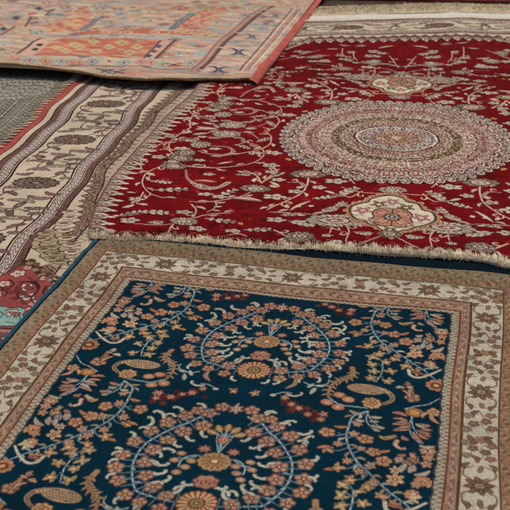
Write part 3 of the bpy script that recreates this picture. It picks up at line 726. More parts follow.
def red_far_quadrant(w):
    f = rt((330, 0, 100 / 510)); g = rt((420, 0, 90 / 510)); a2 = rt((230, 0, 110 / 510))
    V = lambda t, *p, wd=.009: vine(w, t(*p), wd)
    for s in ((f, (255, 372), (258, 345), (225, 328)), (f, (125, 258), (122, 285), (140, 306)), (g, (250, 288), (248, 325), (218, 352)), (g, (72, 442), (66, 405), (100, 372)), (g, (130, 440), (142, 405)), (a2, (180, 290), (180, 330)), (a2, (200, 270), (300, 250), (420, 220)), (a2, (250, 330), (330, 300), (410, 290)), (f, (385, 345), (420, 308), (440, 290))):
        if min(q[1] for q in s[0](*s[1:])) > .86: V(s[0], *s[1:])
    for t, p, q, wd in ((f, (240, 298), (350, 292), .05), (f, (430, 298), (510, 296), .05), (f, (150, 318), (250, 312), .05), (f, (300, 335), (370, 335), .04), (f, (50, 400), (130, 396), .04), (f, (140, 405), (230, 398), .05), (g, (120, 350), (220, 352), .06), (g, (190, 405), (330, 425), .06), (g, (355, 430), (440, 432), .04), (g, (20, 330), (110, 328), .04), (g, (200, 450), (290, 452), .04), (a2, (320, 320), (400, 318), .04), (a2, (400, 285), (450, 282), .05), (a2, (250, 375), (330, 372), .04)):
        p, q = t(p, q)
        if p[1] > .9: chain(w, p, q, wd)
    for t, q, r in ((f, (15, 278), .05), (f, (95, 358), .055), (f, (80, 300), .03), (f, (185, 425), .05), (f, (270, 380), .03), (f, (380, 375), .05), (g, (380, 315), .055), (g, (150, 265), .03), (g, (465, 315), .04), (g, (240, 410), .05), (g, (65, 375), .03), (g, (350, 465), .04), (g, (480, 470), .05), (a2, (395, 260), .045), (a2, (210, 300), .04), (a2, (480, 250), .05), (a2, (450, 350), .05), (a2, (300, 345), .03)):
        (x, y), = t(q)
        if y > .95: palm(w, x, y, r * .9, 1.0)
    rr = random.Random(4)
    for i in range(40):
        x, y = -rr.uniform(.03, .76), rr.uniform(.98, 1.37)
        if rr.random() < .5: sflo(w, x, y, rr.uniform(.014, .024))
        else:
            an = rr.uniform(-.7, .7) + (PI if rr.random() < .5 else 0); L = rr.uniform(.04, .09); rleaf(w, (x, y), (x + L * math.cos(an), y + L * math.sin(an)), .018, rr.choice((IVO, GRY)))

rd = random.Random(8)
for i in range(1500):          # small tone-on-tone leaves of the ground; the dark ones also paint in shadows
    x, y, an, L = rd.uniform(-.8, .8), rd.uniform(-1.42, .95), rd.random() * 6.28, rd.uniform(.012, .034)
    rw.leaf((x, y), (x + L * math.cos(an), y + L * math.sin(an)), L * .45, rd.choice(((82, 8, 14), (92, 10, 16), (70, 8, 14), (150, 34, 38))), None, 0, rd.uniform(-.3, .3))
for s1 in (1, -1):
    for s2 in (1, -1):
        rw.T = (s1, s2, 0); random.seed(77); red_quadrant(rw); red_far_quadrant(rw); FRESH[0] = False

# --- pendants
zp = (340, 180, 110 / 510)
def rpx(*pts): return [tuple(p) for p in red.tile(list(pts), zp)]
OUT = rpx((235, 276), (215, 264), (198, 254), (165, 224), (130, 215), (110, 196), (70, 186), (46, 156), (50, 125), (95, 110), (130, 105), (142, 90), (185, 80), (235, 77), (290, 90), (310, 105), (365, 115), (385, 140), (430, 150), (446, 180), (420, 202), (370, 220), (345, 226), (320, 241), (290, 246), (262, 263))
def grow(p, k): p = np.array(p); c = p.mean(0); return c + (p - c) * k
def pendant(w, part):
    o = smooth(OUT + OUT[:1], 3)
    for i in range(0, len(o) - 1, 2):
        q = grow(o, 1.07)[i]; w.ell(q[0], q[1], .0135, .0135, 0, DRK); w.ell(q[0], q[1], .0110, .0110, 0, (204, 156, 122)); w.ell(q[0], q[1], .006, .006, 0, (150, 84, 66))
    w.poly(grow(o, 1.065), (190, 150, 120), part); w.poly(grow(o, 1.03), (58, 48, 34), part); w.poly(grow(o, .985), (112, 96, 62), part); w.poly(grow(o, .95), (214, 200, 178), part)
    cx, cy = red.tile([(241, 182)], zp)[0]
    w.flo(cx, cy, .086, 4, .24, PI / 4, (64, 40, 34), .80, .7); w.flo(cx, cy, .079, 4, .24, PI / 4, (180, 130, 108), .80, .7)
    for i in range(4):
        a = PI / 4 + i * PI / 2; w.ell(cx + .040 * math.cos(a), cy + .046 * math.sin(a), .020, .020, 0, (140, 80, 68)); w.ell(cx + .039 * math.cos(a), cy + .045 * math.sin(a), .016, .016, 0, (200, 152, 126))
        for q_ in (-.35, 0, .35): b_ = a + q_; w.line([(cx + .026 * math.cos(b_), cy + .03 * math.sin(b_)), (cx + .064 * math.cos(b_), cy + .072 * math.sin(b_))], .0035, .002, (146, 92, 76), False)
        a = i * PI / 2; w.line([(cx, cy), (cx + .055 * math.cos(a), cy + .07 * math.sin(a))], .006, .003, (70, 44, 40), False)
    w.flo(cx, cy, .030, 8, .3, 0, DRK, .95); w.flo(cx, cy, .022, 8, .3, 0, (176, 164, 150), .95); w.ell(cx, cy, .012, .012, 0, (70, 50, 46)); w.ell(cx, cy, .005, .005, 0, IVO)
    for q, col, k in (((105, 146), (160, 104, 98), 1.1), ((375, 178), (160, 104, 98), 1.1), ((180, 118), (92, 80, 50), 1), ((306, 133), (92, 80, 50), 1), ((230, 245), (84, 66, 54), .9), ((243, 108), (176, 116, 112), .9), ((150, 196), (176, 112, 110), .7), ((318, 215), (176, 112, 110), .7)):
        x, y = red.tile([q], zp)[0]
        for i in range(5):
            a = i * 2 * PI / 5 + .4; w.leaf((x, y), (x + .028 * k * math.cos(a), y + .030 * k * math.sin(a)), .012 * k, col, (70, 44, 44), .0018); w.ell(x + .02 * k * math.cos(a), y + .022 * k * math.sin(a), .0026, .0026, 0, (206, 186, 160))
        w.ell(x, y, .008 * k, .008 * k, 0, (206, 180, 150))
        w.line([(x - .034 * k, y + .02), (x - .02 * k, y + .034 * k), (x + .01 * k, y + .04 * k)], .003, .002, (120, 84, 74))
rw.T = (1, 1, 0); pendant(rw, 5)
rw.T = (1, -1, 0); pendant(rw, 6)
rw.T = (1, 1, 0)
for s in (-1, 1):       # little sprays at both tips of each pendant and above the medallion
    rw.T = (1, s, 0)
    for x in (-1, 1):
        vine(rw, [(0, .80 + .07), (x * .05, .92), (x * .10, .95)], .008)
        rleaf(rw, (x * .03, .90), (x * .12, .925), .02); vine(rw, [(x * .02, .55), (x * .09, .545), (x * .16, .505)], .007)
    palm(rw, 0, .875, .032, 1.1, force=True); palm(rw, 0, .515, .036, 1.3, force=True)
rw.T = (1, 1, 0)

# --- medallion, ring by ring
U, V = rw.grid(); ME = 1.10
X, Y = U, V / ME
TH = np.arctan2(Y, X); RR = np.sqrt(X * X + Y * Y)
lens = 1 - .07 * np.abs(np.sin(TH)) ** 1.0 * 0
def petals(r0, r1, n, ph=0., tip=.5):
    """(inside, edge distance 0 middle..1 rim, radial 0..1) for a ring of n petals with round tips"""
    tt = (TH * n / (2 * PI) + ph) % 1 - .5
    s = (RR - r0) / (r1 - r0)
    lim = 1 - tip * (1 - np.sqrt(np.clip(1 - (2 * tt) ** 2, 0, 1)))
    e = np.maximum(np.abs(2 * tt) ** 1.0, s / np.maximum(lim, 1e-3))
    return (s > 0) & (s < lim), e, s, tt
def ringpaint(r0, r1, n, ph, tip, rim, line, fill, core, eye, wl=.80, wc=.52):
    ins, e, s, tt = petals(r0, r1, n, ph, tip)
    def c(m, col): rw.c[m] = lin(col)
    c(ins, line); c(ins & (e < .90), rim); c(ins & (e < wl), line); c(ins & (e < wl - .08), fill)
    d = np.sqrt((tt / .26) ** 2 + ((s - .55) / .30) ** 2); c(ins & (d < .98), line); c(ins & (d < .84), core); c(ins & (d < .34), eye)
    rw.part[ins] = 4
m = RR < .395; rw.c[m] = lin((176, 158, 142)); rw.part[m] = 4
ringpaint(.350, .422, 66, 0., .55, (214, 204, 188), (66, 44, 46), (204, 192, 174), (150, 126, 114), IVO, .80)
ringpaint(.335, .398, 66, .5, .55, (212, 202, 186), (74, 50, 52), (200, 184, 166), (140, 108, 100), IVO, .82)
ringpaint(.270, .375, 44, 0., .35, (220, 208, 188), (92, 52, 54), (208, 190, 168), (160, 108, 102), (210, 176, 160), .84)
ringpaint(.258, .322, 44, .5, .6, (206, 182, 162), (90, 54, 50), (180, 142, 122), (134, 80, 76), (204, 172, 156), .86)
ringpaint(.212, .286, 40, 0., .40, (222, 208, 184), (112, 84, 60), (208, 188, 168), (166, 128, 116), (122, 84, 74), .82)
m = RR < .232; rw.c[m] = lin(OLV)
m = (RR < .228) & (RR > .202); q = np.sin(TH * 44) * np.cos((RR - .215) * 200); rw.c[m & (q > .5)] = lin((168, 146, 104)); rw.c[m & (q < -.6)] = lin((66, 52, 38))
m = RR < .199; rw.c[m] = lin((170, 142, 112))
ringpaint(.146, .200, 32, 0., .4, (206, 190, 164), (92, 64, 48), (174, 146, 116), (118, 82, 74), (214, 200, 178), .80)
ringpaint(.132, .172, 32, .5, .5, (206, 186, 160), (100, 66, 60), (168, 112, 100), (110, 60, 62), IVO, .82)
X2 = np.abs(X); lensr = np.sqrt((X / 1.12) ** 2 + Y ** 2)
m = lensr < .136; rw.c[m] = lin(DRK); m = lensr < .129; rw.c[m] = lin((206, 196, 180)); m = lensr < .122; rw.c[m] = lin((140, 118, 112))
ringpaint(.082, .128, 16, 0., .45, (214, 204, 190), (72, 54, 56), (182, 170, 162), (104, 80, 84), (206, 196, 180), .76)
m = RR < .092; rw.c[m] = lin((160, 120, 106))
ringpaint(.040, .094, 12, 0., .4, (200, 170, 142), (84, 54, 50), (176, 132, 112), (110, 64, 62), (212, 184, 154), .78)
m = RR < .046; rw.c[m] = lin((110, 82, 58)); ringpaint(.010, .046, 8, 0., .4, (196, 168, 120), (70, 46, 40), (178, 138, 96), (120, 60, 54), IVO, .8)
m = RR < .012; rw.c[m] = lin(IVO)

lace = RNG.random((rw.nv // 2 + 1, rw.nu // 3 + 1)).repeat(2, 0).repeat(3, 1)[:rw.nv, :rw.nu]
mm = (RR < .40) & (rw.part == 4)
for lo, hi, c, k in ((0, .12, (66, 42, 40), .5), (.12, .30, (222, 210, 190), .5), (.32, .38, (140, 96, 86), .4)):
    m = mm & (lace >= lo) & (lace < hi); rw.c[m] = rw.c[m] * (1 - k) + lin(c) * k
# --- border shared by this rug and the one beneath it: d = distance outwards from the field
def border_paint(w, d, S, mask, nd=1.0):
    def c(m, col): w.c[m & mask] = lin(col)
    c(d > .08, (206, 190, 164))
    # guards: dark lines, lilac band with scrolls, speckled brown band
    for (b0, b1, flip) in ((.170, .238, False), (.428, .502, True)):
        x = (d - b0) / (b1 - b0); x = 1 - x if flip else x          # 0 at the brown side
        m = (x > 0) & (x < 1); c(m, (50, 24, 28)); w.part[m & mask] = 3
        c((x > .05) & (x < .36), BRN); q = np.sin(S * 2 * PI / .012 + x * 40) * np.sin(x * 60 + S * 90); c((x > .07) & (x < .34) & (q > .45), (160, 124, 112)); c((x > .07) & (x < .34) & (q < -.6), (64, 34, 38))
        c((x > .36) & (x < .40), LIL); c((x > .45) & (x < .80), LIL)
        q = np.sin(S * 2 * PI / .052 + 2.4 * np.sin((x - .62) * 16)); c((x > .48) & (x < .78) & (np.abs(q) < .40), (92, 62, 66)); q2 = np.sin(S * 2 * PI / .026 + 1) * np.cos((x - .62) * 24); c((x > .47) & (x < .78) & (q2 > .72), (120, 78, 84))
        c((x > .86) & (x < .91), (206, 190, 164))
    c((d > .502) & (d < .515), (206, 190, 164))

def scroll_unit(w, X, k):
    """one repeat of the cream border: a dark oval palmette with scrolling leaves; X(run, across -1..1)"""
    DB = (92, 70, 62); MB = (124, 96, 84); RB = (116, 70, 68); OL = (140, 124, 100)
    r = random.Random(k)
    def P2(a, b): return X(a, b)
    (x, y) = P2(0, .0)
    for s in (-1, 1):
        w.line([P2(s * .02, -.1), P2(s * .10, .75 * s), P2(s * .19, .8 * s), P2(s * .215, .1), P2(s * .16, -.35 * s), P2(s * .11, -.2 * s)], .0065, .0045, (84, 60, 54))
        w.line([P2(s * .10, .75 * s), P2(s * .06, .95 * s), P2(s * .02, .8 * s)], .0055, .0035, (84, 60, 54)); w.line([P2(s * .2, .5 * s), P2(s * .24, .9 * s), P2(s * .21, .98 * s)], .0055, .0035, (84, 60, 54))
        for (a, b, L, an, wd, c) in ((.11, -.45 * s, .075, .1, .030, MB), (.15, .15 * s, .085, .1, .034, OL), (.09, .62 * s, .05, .6, .022, RB), (.20, -.62 * s, .07, -.1, .026, MB), (.075, -.85 * s, .055, .3, .022, RB), (.185, .82 * s, .045, .2, .024, DB), (.235, -.1, .05, 1.2, .024, DB), (.14, .85 * s, .03, .1, .018, RB), (.05, .85 * s, .04, 0, .02, MB)):
            q = np.array(P2(s * a, b)); e = q + L * .8 * np.array([math.cos(an), math.sin(an) * s]); q2 = q - (e - q) * .35
            w.leaf(q2, e, wd * .72, tuple(int(v * .8 + 200 * .2) for v in c), (64, 42, 40), .0036, r.uniform(-.22, .22)); w.line([q2, e], .003, .002, (74, 50, 46), False)
            t = np.linspace(.2, .8, 5)
            for j in t: w.ell(*(q2 + (e - q2) * j), wd * .10, wd * .16, 0, r.choice(((196, 172, 148), (84, 56, 52), (150, 108, 100))))
    w.flo(x, y, .054, 15, .1, 0, (50, 34, 34), 1.45); w.flo(x, y, .050, 15, .1, 0, DB, 1.45)
    for i in range(20):
        a = i * PI / 10; w.line([(x + .030 * 1.45 * math.cos(a), y + .030 * math.sin(a)), (x + .047 * 1.45 * math.cos(a), y + .046 * math.sin(a))], .0038, .0028, (160, 138, 120), False)
    w.ell(x, y, .034, .020, 0, (150, 126, 108)); w.ell(x, y, .029, .016, 0, (84, 60, 58)); speck(w, x, y, .066, .046, 60, ((160, 140, 124), (60, 40, 40), (130, 84, 80)), .004); w.ell(x, y, .012, .007, 0, (176, 150, 124))

# comb of pale teeth round the field
def comb(w, pos, n, X):
    for i in range(n):
        a = pos(i) + random.gauss(0, .002); q = random.uniform(-.05, .05); L_ = random.uniform(.066, .078)
        w.leaf(X(a, -.006), X(a + .004, .058), .037, (206, 194, 176), (62, 30, 32), .0036, q)
        w.leaf(X(a + .003, .040), X(a + .006, L_), .015, (204, 186, 166), (66, 24, 28), .0032, q)
        w.leaf(X(a, .006), X(a + .003, .040), .017, random.choice(((134, 104, 96), (112, 80, 74), (150, 122, 108))), (74, 46, 44), .002)
        w.ell(*X(a + .002, .022), .0042, .0042, 0, IVO)
        w.leaf(X(a + .020, -.004), X(a + .021, .036), .012, (150, 116, 104), (60, 26, 30), .003)
cutc = (np.abs(U) - .50) * .80 + (-V - FV) * .60 + .085     # the field's far corners are cut off
D = np.maximum(np.maximum(np.maximum(U - FE, -V - FV), np.where(V < 0, np.minimum(cutc, .16), 0)), 0); Dl = -U - FE
S = np.where(U - FE > -V - FV, V, U)
mk = D > .0
rw.c[D > .078] = lin((200, 184, 154)); rw.part[D > 0] = 1
border_paint(rw, D, S, D > .08)
z = np.abs(((S / .05) % 1) - .5) * 2; m = (D > .085) & (D < .115 + .045 * z); rw.c[m] = lin(BRN); q = np.sin(S * 300) * np.sin(D * 420); rw.c[m & (q > .4)] = lin((160, 128, 112))
m = (D > .075) & (D <= .085); rw.c[m] = lin((206, 192, 166))
for k in range(-3, 5): scroll_unit(rw, lambda a, b, k=k: (k * .45 + .17 + a, -FV - .333 + b * .085), k)
for k in range(-3, 3): scroll_unit(rw, lambda a, b, k=k: (FE + .333 + b * .085, k * .45 + .3 + a), k + 9)
comb(rw, lambda i: -.80 + i * .050, 33, lambda a, b: (a, -FV - .082 + b)); comb(rw, lambda i: -1.46 + i * .050, 49, lambda a, b: (FE + .082 - b, a))
m = Dl > 0; rw.c[m & (Dl > .055)] = lin((196, 184, 166)); rw.part[m] = 1
comb(rw, lambda i: -1.5 + i * .0450, 56, lambda a, b: (-FE - .080 + b, a))
m = Dl > .074; rw.c[m] = lin((120, 92, 82))
rw.part[(D > .50)] = 2; rw.c[D > .512] = lin((216, 208, 190))
# the fold at the near end shows the bare cotton foundation
Un, Vn = rw.grid(); ed = .935 + .012 * noise2(Un, Un * 0 + .1, 7, 12, 3) + .014 * RNG.random(rw.nu)[None] + .006 * noise2(Un, Un * 0, 40, 13, 2)
m = Vn > ed; tf = 1 + .22 * noise2(Un, Vn, 30, 17, 3); rw.c[m] = (lin((232, 214, 182)) * tf[..., None])[m]; rw.part[m] = 7
rw.wear(.09, .06, .06)

def roll(V):                     # the near end curls over its own fold
    t = np.clip((V - .915) / .047, 0, 1); return t
def red_dv2(U, V):
    near = np.clip((V - .70) / .25, 0, 1) ** 2
    return red_dv(U, V) + near * (.011 * noise2(U, U * 0, 2.2, 36, 3) + .0035 * noise2(U, U * 0, 26, 37, 3) * np.clip((V - .93) / .03, 0, 1) + .034 * np.clip((U - .18) / .12, 0, 1) ** 2 * np.clip((.42 - U) / .08, 0, 1))
def zred(U, V):
    t = roll(V)
    lift = .003 * np.exp(-((V - .89) / .10) ** 2)
    return .0050 * noise2(U, V, 1.5, 31, 2) + .0018 * noise2(U * .5, V, 7, 38, 2) + .0016 * noise2(U, V, 34, 39, 2) * np.clip((V - .915) / .02, 0, 1) + lift - .016 * t ** 2.2 + .004 * noise2(U, V * .3, 3.1, 33, 2) * np.clip((V - .6) / .3, 0, 1)
mat_red = pile_mat('red_wool', .0, .95, .5, (380, 260), -8.3)
orr = tuple(red.world(0., 0.)) + (0.0,)
rug_red = thing('bright red rug with an ivory scalloped medallion, its fringe lying over the navy rug', 'rug', None, orr)
parts = build(rw, red, zred, {0: ('field', None), 1: ('border', None), 3: ('guard_stripe', 1), 2: ('end_band', None), 4: ('medallion', 0), 5: ('pendant_ornament', 0), 6: ('pendant_ornament', 0), 7: ('folded_end', None)}, mat_red, rug_red, orr, .0185, red_du, red_dv2)

# near fringe: short knotted cream tufts along the fold; far fringe: long pale yarn lying flat
mat_fr = yarn_mat('cream_fringe', (226, 206, 172), .24, .2, 160); mat_kh = yarn_mat('khaki_fringe', (212, 194, 158), .3, .2, 60)
def fringe(n, u0, u1, v0, length, z0, z1, wob, seed, steps=5):
    r = np.random.default_rng(seed); P = []
    for i in range(n):
        u = r.uniform(u0, u1); cl = noise2(np.array(u), np.array(.2), 9, 5, 3)
        L = length * (1 + .28 * cl + .22 * r.standard_normal()); L = max(L, length * .3)
        a = r.normal(0, wob) + .5 * wob * noise2(np.array(u), np.array(.7), 16, 8, 2)
        t = np.linspace(0, 1, steps)
        vv = v0(u, r) + L * t * math.cos(a); uu = u + L * t * math.sin(a) + .004 * np.sin(t * 5 + r.uniform(0, 6)) * t
        zz = z0(u) + (z1 - z0(u)) * t ** 1.6 + abs(r.normal(0, .0035)) * np.sin(PI * t)
        XY = red.world(uu + red_du(uu, vv), vv + red_dv2(np.full(steps, u), np.full(steps, .95)))
        P.append(np.hstack([XY, zz[:, None]]))
    return P
r2 = np.random.default_rng(2)
zf = lambda u: float(red.z + zred(np.array(u), np.array(.918))) + .0015
zr = lambda v: (lambda u: float(red.z + zred(np.array(u), np.array(v))) + .0008)
p1 = fringe(800, -.868, 1.32, lambda u, r: .936 + .012 * noise2(np.array(u), np.array(.1), 7, 12, 3) + r.normal(0, .006), .010, zr(.936), .028, 1.2, 3)
p2 = fringe(2400, -.868, 1.32, lambda u, r: .952 + r.normal(0, .008), .012, zr(.952), .0195, .7, 4)
p3 = fringe(150, -.868, 1.32, lambda u, r: .945 + r.normal(0, .010), .030, zr(.945), .0215, .8, 14)
strands('fringe', p1 + p2 + p3, r2.uniform(.0003, .0008, len(p1) + len(p2) + len(p3)), mat_fr, rug_red, orr)
# flat-woven end and long fringe at the far side
nn = 220; u = np.linspace(-.868, 1.33, nn)
cs = []
for v, z in ((-1.955, .027), (-2.0, .031), (-2.075, .028), (-2.10, .012)):
    cs.append(np.hstack([red.world(u + red_du(u, u * 0 - 1.4), np.full(nn, v) + red_dv(u, u * 0 - 1.9) + .006 * noise2(u, u * 0 + v, 2, 44, 2)), np.full((nn, 1), z) + .003 * noise2(u, u * 0, 3, 45, 2)[:, None]]))
i = np.arange(4 * nn).reshape(4, nn)
raw_mesh('flat_woven_end', np.array(cs).reshape(-1, 3), np.stack([i[:-1, :-1], i[:-1, 1:], i[1:, 1:], i[1:, :-1]], -1).reshape(-1, 4), yarn_mat('white_weft', (222, 215, 198), .14, .25, 90), rug_red, orr)
far = []
rr = np.random.default_rng(9)
for k in range(4200):
    u0_ = rr.uniform(-.868, 1.33); t = np.linspace(0, 1, 7); L = .27 * (1 + .10 * noise2(np.array(u0_), np.array(.4), 5, 61, 3) + .06 * rr.standard_normal())
    vv = -2.075 - L * t; uu = u0_ + rr.normal(0, .05) * t ** 1.5 + .012 * np.sin(t * 6 + rr.uniform(0, 6.28)) * t + .05 * noise2(np.array(u0_), np.array(.9), 4, 62, 2) * t
    zz = .028 - .014 * t + abs(rr.normal(0, .006)) * np.sin(PI * t) + .014 * np.clip(t - .75, 0, 1) * (1 + noise2(np.array(u0_), np.array(.3), 8, 63, 2))
    far.append(np.hstack([red.world(uu, vv + red_dv(uu, uu * 0 - 1.9)), zz[:, None]]))
strands('fringe', far, rr.uniform(.0016, .0032, len(far)), mat_kh, rug_red, orr)

# ================================================================== the ivory-bordered rug beneath, on the left
CV = Frame((.5, 3.555), -8.3, .0105)
cw = Weave(-1.362, -.60, -1.4, 1.9, .0015, .0030, (206, 188, 164)); cw.jit = .14
U, V = cw.grid(); WOB = .007 * np.sin(V * 9.3 + 1.0) + .005 * np.sin(V * 21 + 2)
D = -U - .787
cw.part[:] = 1
border_paint(cw, D, V, D > .15)
# the weave is drawn straight; the cloth itself lies in slight waves
def cdu(U, V): return WOB * np.clip((-U - .80) / .1, 0, 1)
for k in range(-4, 5): scroll_unit(cw, lambda a, b, k=k: (-.787 - .333 - b * .085, .18 + k * .43 + a), k + 30)
def cpx(pts, t=(0, 0, 1)): return [tuple(p) for p in CV.tile(list(pts), t)]
# speckled brown band with saw teeth beside the red rug
uL = bow(V) - .868; W = uL - U
zc = np.interp(V, [-1.4, -.526, -.135, .161, .513, .724, .90, 1.9], [-.855, -.876, -.914, -.930, -.936, -.906, -.874, -.86])
Wz = zc - U; inn = D < .168
m = (Wz < 0) & (W > -.03) & inn; cw.c[m] = lin((196, 178, 152))
for i in range(64):                              # small brown-edged teeth between the zigzag and the red rug
    v_ = -1.4 + i * .041; u1, u0 = np.interp(v_, V[:, 0], uL[:, 0]), np.interp(v_, V[:, 0], zc[:, 0])
    cw.leaf((u0 - .004, v_), (u1 + .012, v_ + .004), .022, (208, 192, 168), (84, 56, 52), .0036); cw.leaf((u0 + .006, v_), (u1 - .006, v_ + .002), .009, (126, 92, 82), (84, 56, 52), .001)
z = np.abs(((V / .041) % 1) - .5) * 2
m = (Wz > -.018) & (Wz < .010 + .024 * z) & inn; cw.c[m] = lin((118, 90, 76)); q = np.sin(V * 300 + 5 * noise2(U, V, 18, 54, 2)) * np.sin(U * 380 + 5 * noise2(U, V, 18, 55, 2)); cw.c[m & (q > .3)] = lin((170, 144, 124)); cw.c[m & (q < -.6)] = lin((78, 54, 48))
for lo in (-.021, .008):
    m = (Wz > lo + (.024 * z if lo > 0 else 0)) & (Wz < lo + .0045 + (.024 * z if lo > 0 else 0)) & inn; cw.c[m] = lin((62, 40, 38))
# pale combs between the brown bands in the near corner
OLI = (178, 162, 130)
cw.poly(cpx([(205, 335), (150, 400), (190, 470), (235, 500), (290, 470), (310, 400), (250, 335)], (0, 150, 120 / 510)), OLI)
cz = (0, 150, 120 / 510)
combs = [(292, 262, 0), (292, 286, 0), (272, 312, 0), (288, 340, 0), (302, 374, 0), (318, 402, 0), (316, 432, 0), (334, 462, 0), (345, 488, 0), (212, 352, 1), (226, 384, 1), (240, 412, 1), (250, 440, 1), (262, 470, 1), (200, 376, 1), (205, 420, 1), (232, 458, 1)]
for x, y, kd in combs:
    a, b = cpx([(x - 42, y + 3), (x + 30, y - 3)], cz); fill = (OLI if kd else (206, 188, 160)); core = (110, 88, 60) if kd else (128, 76, 74)
    cw.leaf(a, b, .028, fill, (62, 40, 38), .004, .12); a, b = cpx([(x - 24, y + 2), (x + 14, y - 1)], cz); cw.leaf(a, b, .009, core, (62, 40, 38), .0015)
    a, b, c_ = cpx([(x - 42, y + 3), (x - 58, y - 6), (x - 52, y - 16)], cz); cw.line([a, b, c_], .005, .0035, (84, 56, 50))
# arch of the coral medallion ground
cl = (0, 240, 110 / 510)
arch_out = cpx([(-30, 175), (0, 160), (40, 138), (85, 112), (118, 100), (150, 84), (175, 110), (196, 148), (228, 172), (262, 190), (300, 196), (345, 150), (420, 180), (200, 420), (60, 560), (-60, 560)], cl)
cw.poly(arch_out, (92, 66, 52), 5)
arch_in = cpx([(-30, 180), (0, 166), (48, 142), (88, 118), (118, 112), (150, 128), (170, 156), (200, 178), (240, 198), (276, 206), (330, 200), (420, 200), (200, 440), (60, 570), (-60, 570)], cl)
cw.poly(arch_in, (152, 74, 70), 5)
for i, (x, y) in enumerate([(118, 96), (136, 104), (150, 118), (162, 134), (176, 148), (192, 160), (210, 172), (230, 184), (252, 192), (272, 198)]):
    p, = cpx([(x, y)], cl); cw.ell(*p, .010, .010, 0, (156, 132, 96) if i % 2 else (70, 48, 42))
for i, (x, y) in enumerate([(150, 92), (168, 108), (186, 126), (204, 142), (226, 156), (250, 168), (274, 176)]):
    p, = cpx([(x, y)], cl); cw.ell(*p, .012, .009, .5, (118, 92, 62) if i % 2 else (84, 62, 48))
TUR = (136, 172, 160)
cw.poly(cpx([(-40, 300), (0, 306), (40, 312), (78, 308), (112, 322), (96, 345), (104, 372), (82, 398), (40, 404), (-40, 402)], cl), (62, 44, 44), 5)
cw.poly(cpx([(-40, 304), (0, 310), (40, 317), (76, 313), (106, 324), (90, 345), (98, 371), (80, 393), (40, 399), (-40, 397)], cl), TUR, 5)
cw.poly(cpx([(60, 190), (170, 186), (185, 215), (168, 262), (176, 238), (162, 205), (140, 196)], cl), (62, 36, 40))
cw.poly(cpx([(172, 186), (190, 160), (238, 168), (252, 188)], cl), (70, 44, 44)); cw.poly(cpx([(180, 184), (194, 166), (232, 172), (244, 186)], cl), (204, 176, 162))
cw.poly(cpx([(210, 236), (244, 192), (290, 196), (262, 226)], cl), (70, 44, 44)); cw.poly(cpx([(220, 230), (247, 198), (278, 200), (258, 222)], cl), (204, 180, 166))
for x, y, r, c in ((82, 152, .030, (206, 184, 170)), (118, 218, .032, (206, 184, 170)), (122, 262, .034, (200, 172, 158)), (160, 295, .032, (196, 150, 140)), (34, 336, .030, (206, 176, 160)), (222, 176, .016, (150, 84, 84)), (248, 210, .018, (150, 84, 84)), (125, 125, .018, (200, 160, 146)), (20, 200, .026, (206, 180, 160)), (-30, 250, .03, (206, 180, 160)), (60, 345, .018, (150, 70, 66))):
    r *= .78; (px_, py_), = cpx([(x, y)], cl); cw.flo(px_, py_, r, 5, .4, .3, (60, 34, 38)); cw.flo(px_, py_, r * .84, 5, .4, .3, c); cw.ell(px_, py_, r * .3, r * .3, 0, (120, 50, 54)); cw.ell(px_, py_, r * .13, r * .13, 0, (214, 196, 170))
for a, b in (((30, 250), (58, 230)), ((40, 272), (75, 265)), ((100, 195), (140, 262)), ((130, 205), (160, 232)), ((5, 235), (24, 215)), ((85, 290), (110, 285))):
    a, b = cpx([a, b], cl); cw.leaf(a, b, .014, (120, 62, 52), (56, 32, 36), .0025, .2)
cw.line(cpx([(165, 190), (182, 215), (170, 240), (140, 268), (150, 292)], cl), .006, .004, (58, 34, 38)); cw.line(cpx([(60, 268), (90, 266), (150, 262)], cl), .004, .004, (58, 34, 38)); cw.line(cpx([(215, 215), (200, 250), (240, 262)], cl), .006, .004, (58, 34, 38)); cw.line(cpx([(112, 322), (135, 318), (150, 345), (100, 372)], cl), .006, .004, (206, 176, 160))
for y0, c in ((404, (58, 42, 44)), (412, (166, 120, 112)), (428, (70, 48, 50)), (436, (188, 170, 162)), (456, (70, 48, 50)), (464, (150, 70, 66))):
    cw.poly(cpx([(-60, y0), (40, y0 + 6), (110, y0 - 6), (110, y0 + 80), (-60, y0 + 80)], cl), c, 5)
for i in range(9):
    (px_, py_), = cpx([(-40 + i * 16, 440 + (i % 2) * 8)], cl); cw.flo(px_, py_, .013, 4, .4, 0, (110, 76, 84))
for q in ([(5, 325), (70, 322)], [(0, 345), (20, 332), (44, 345), (20, 358), (0, 345)], [(50, 360), (80, 355), (84, 380)], [(10, 378), (60, 388)], [(-20, 330), (-5, 345), (-20, 362)]):
    cw.line(cpx(q, cl), .004, .003, (70, 92, 92), False)
for q in ([(40, 180), (66, 200), (40, 225)], [(0, 215), (30, 240), (10, 262)], [(90, 240), (75, 255), (98, 280)], [(128, 170), (150, 180)], [(190, 262), (215, 270), (190, 300)], [(120, 330), (150, 335)]):
    cw.line(cpx(q, cl), .005, .004, (66, 36, 40))
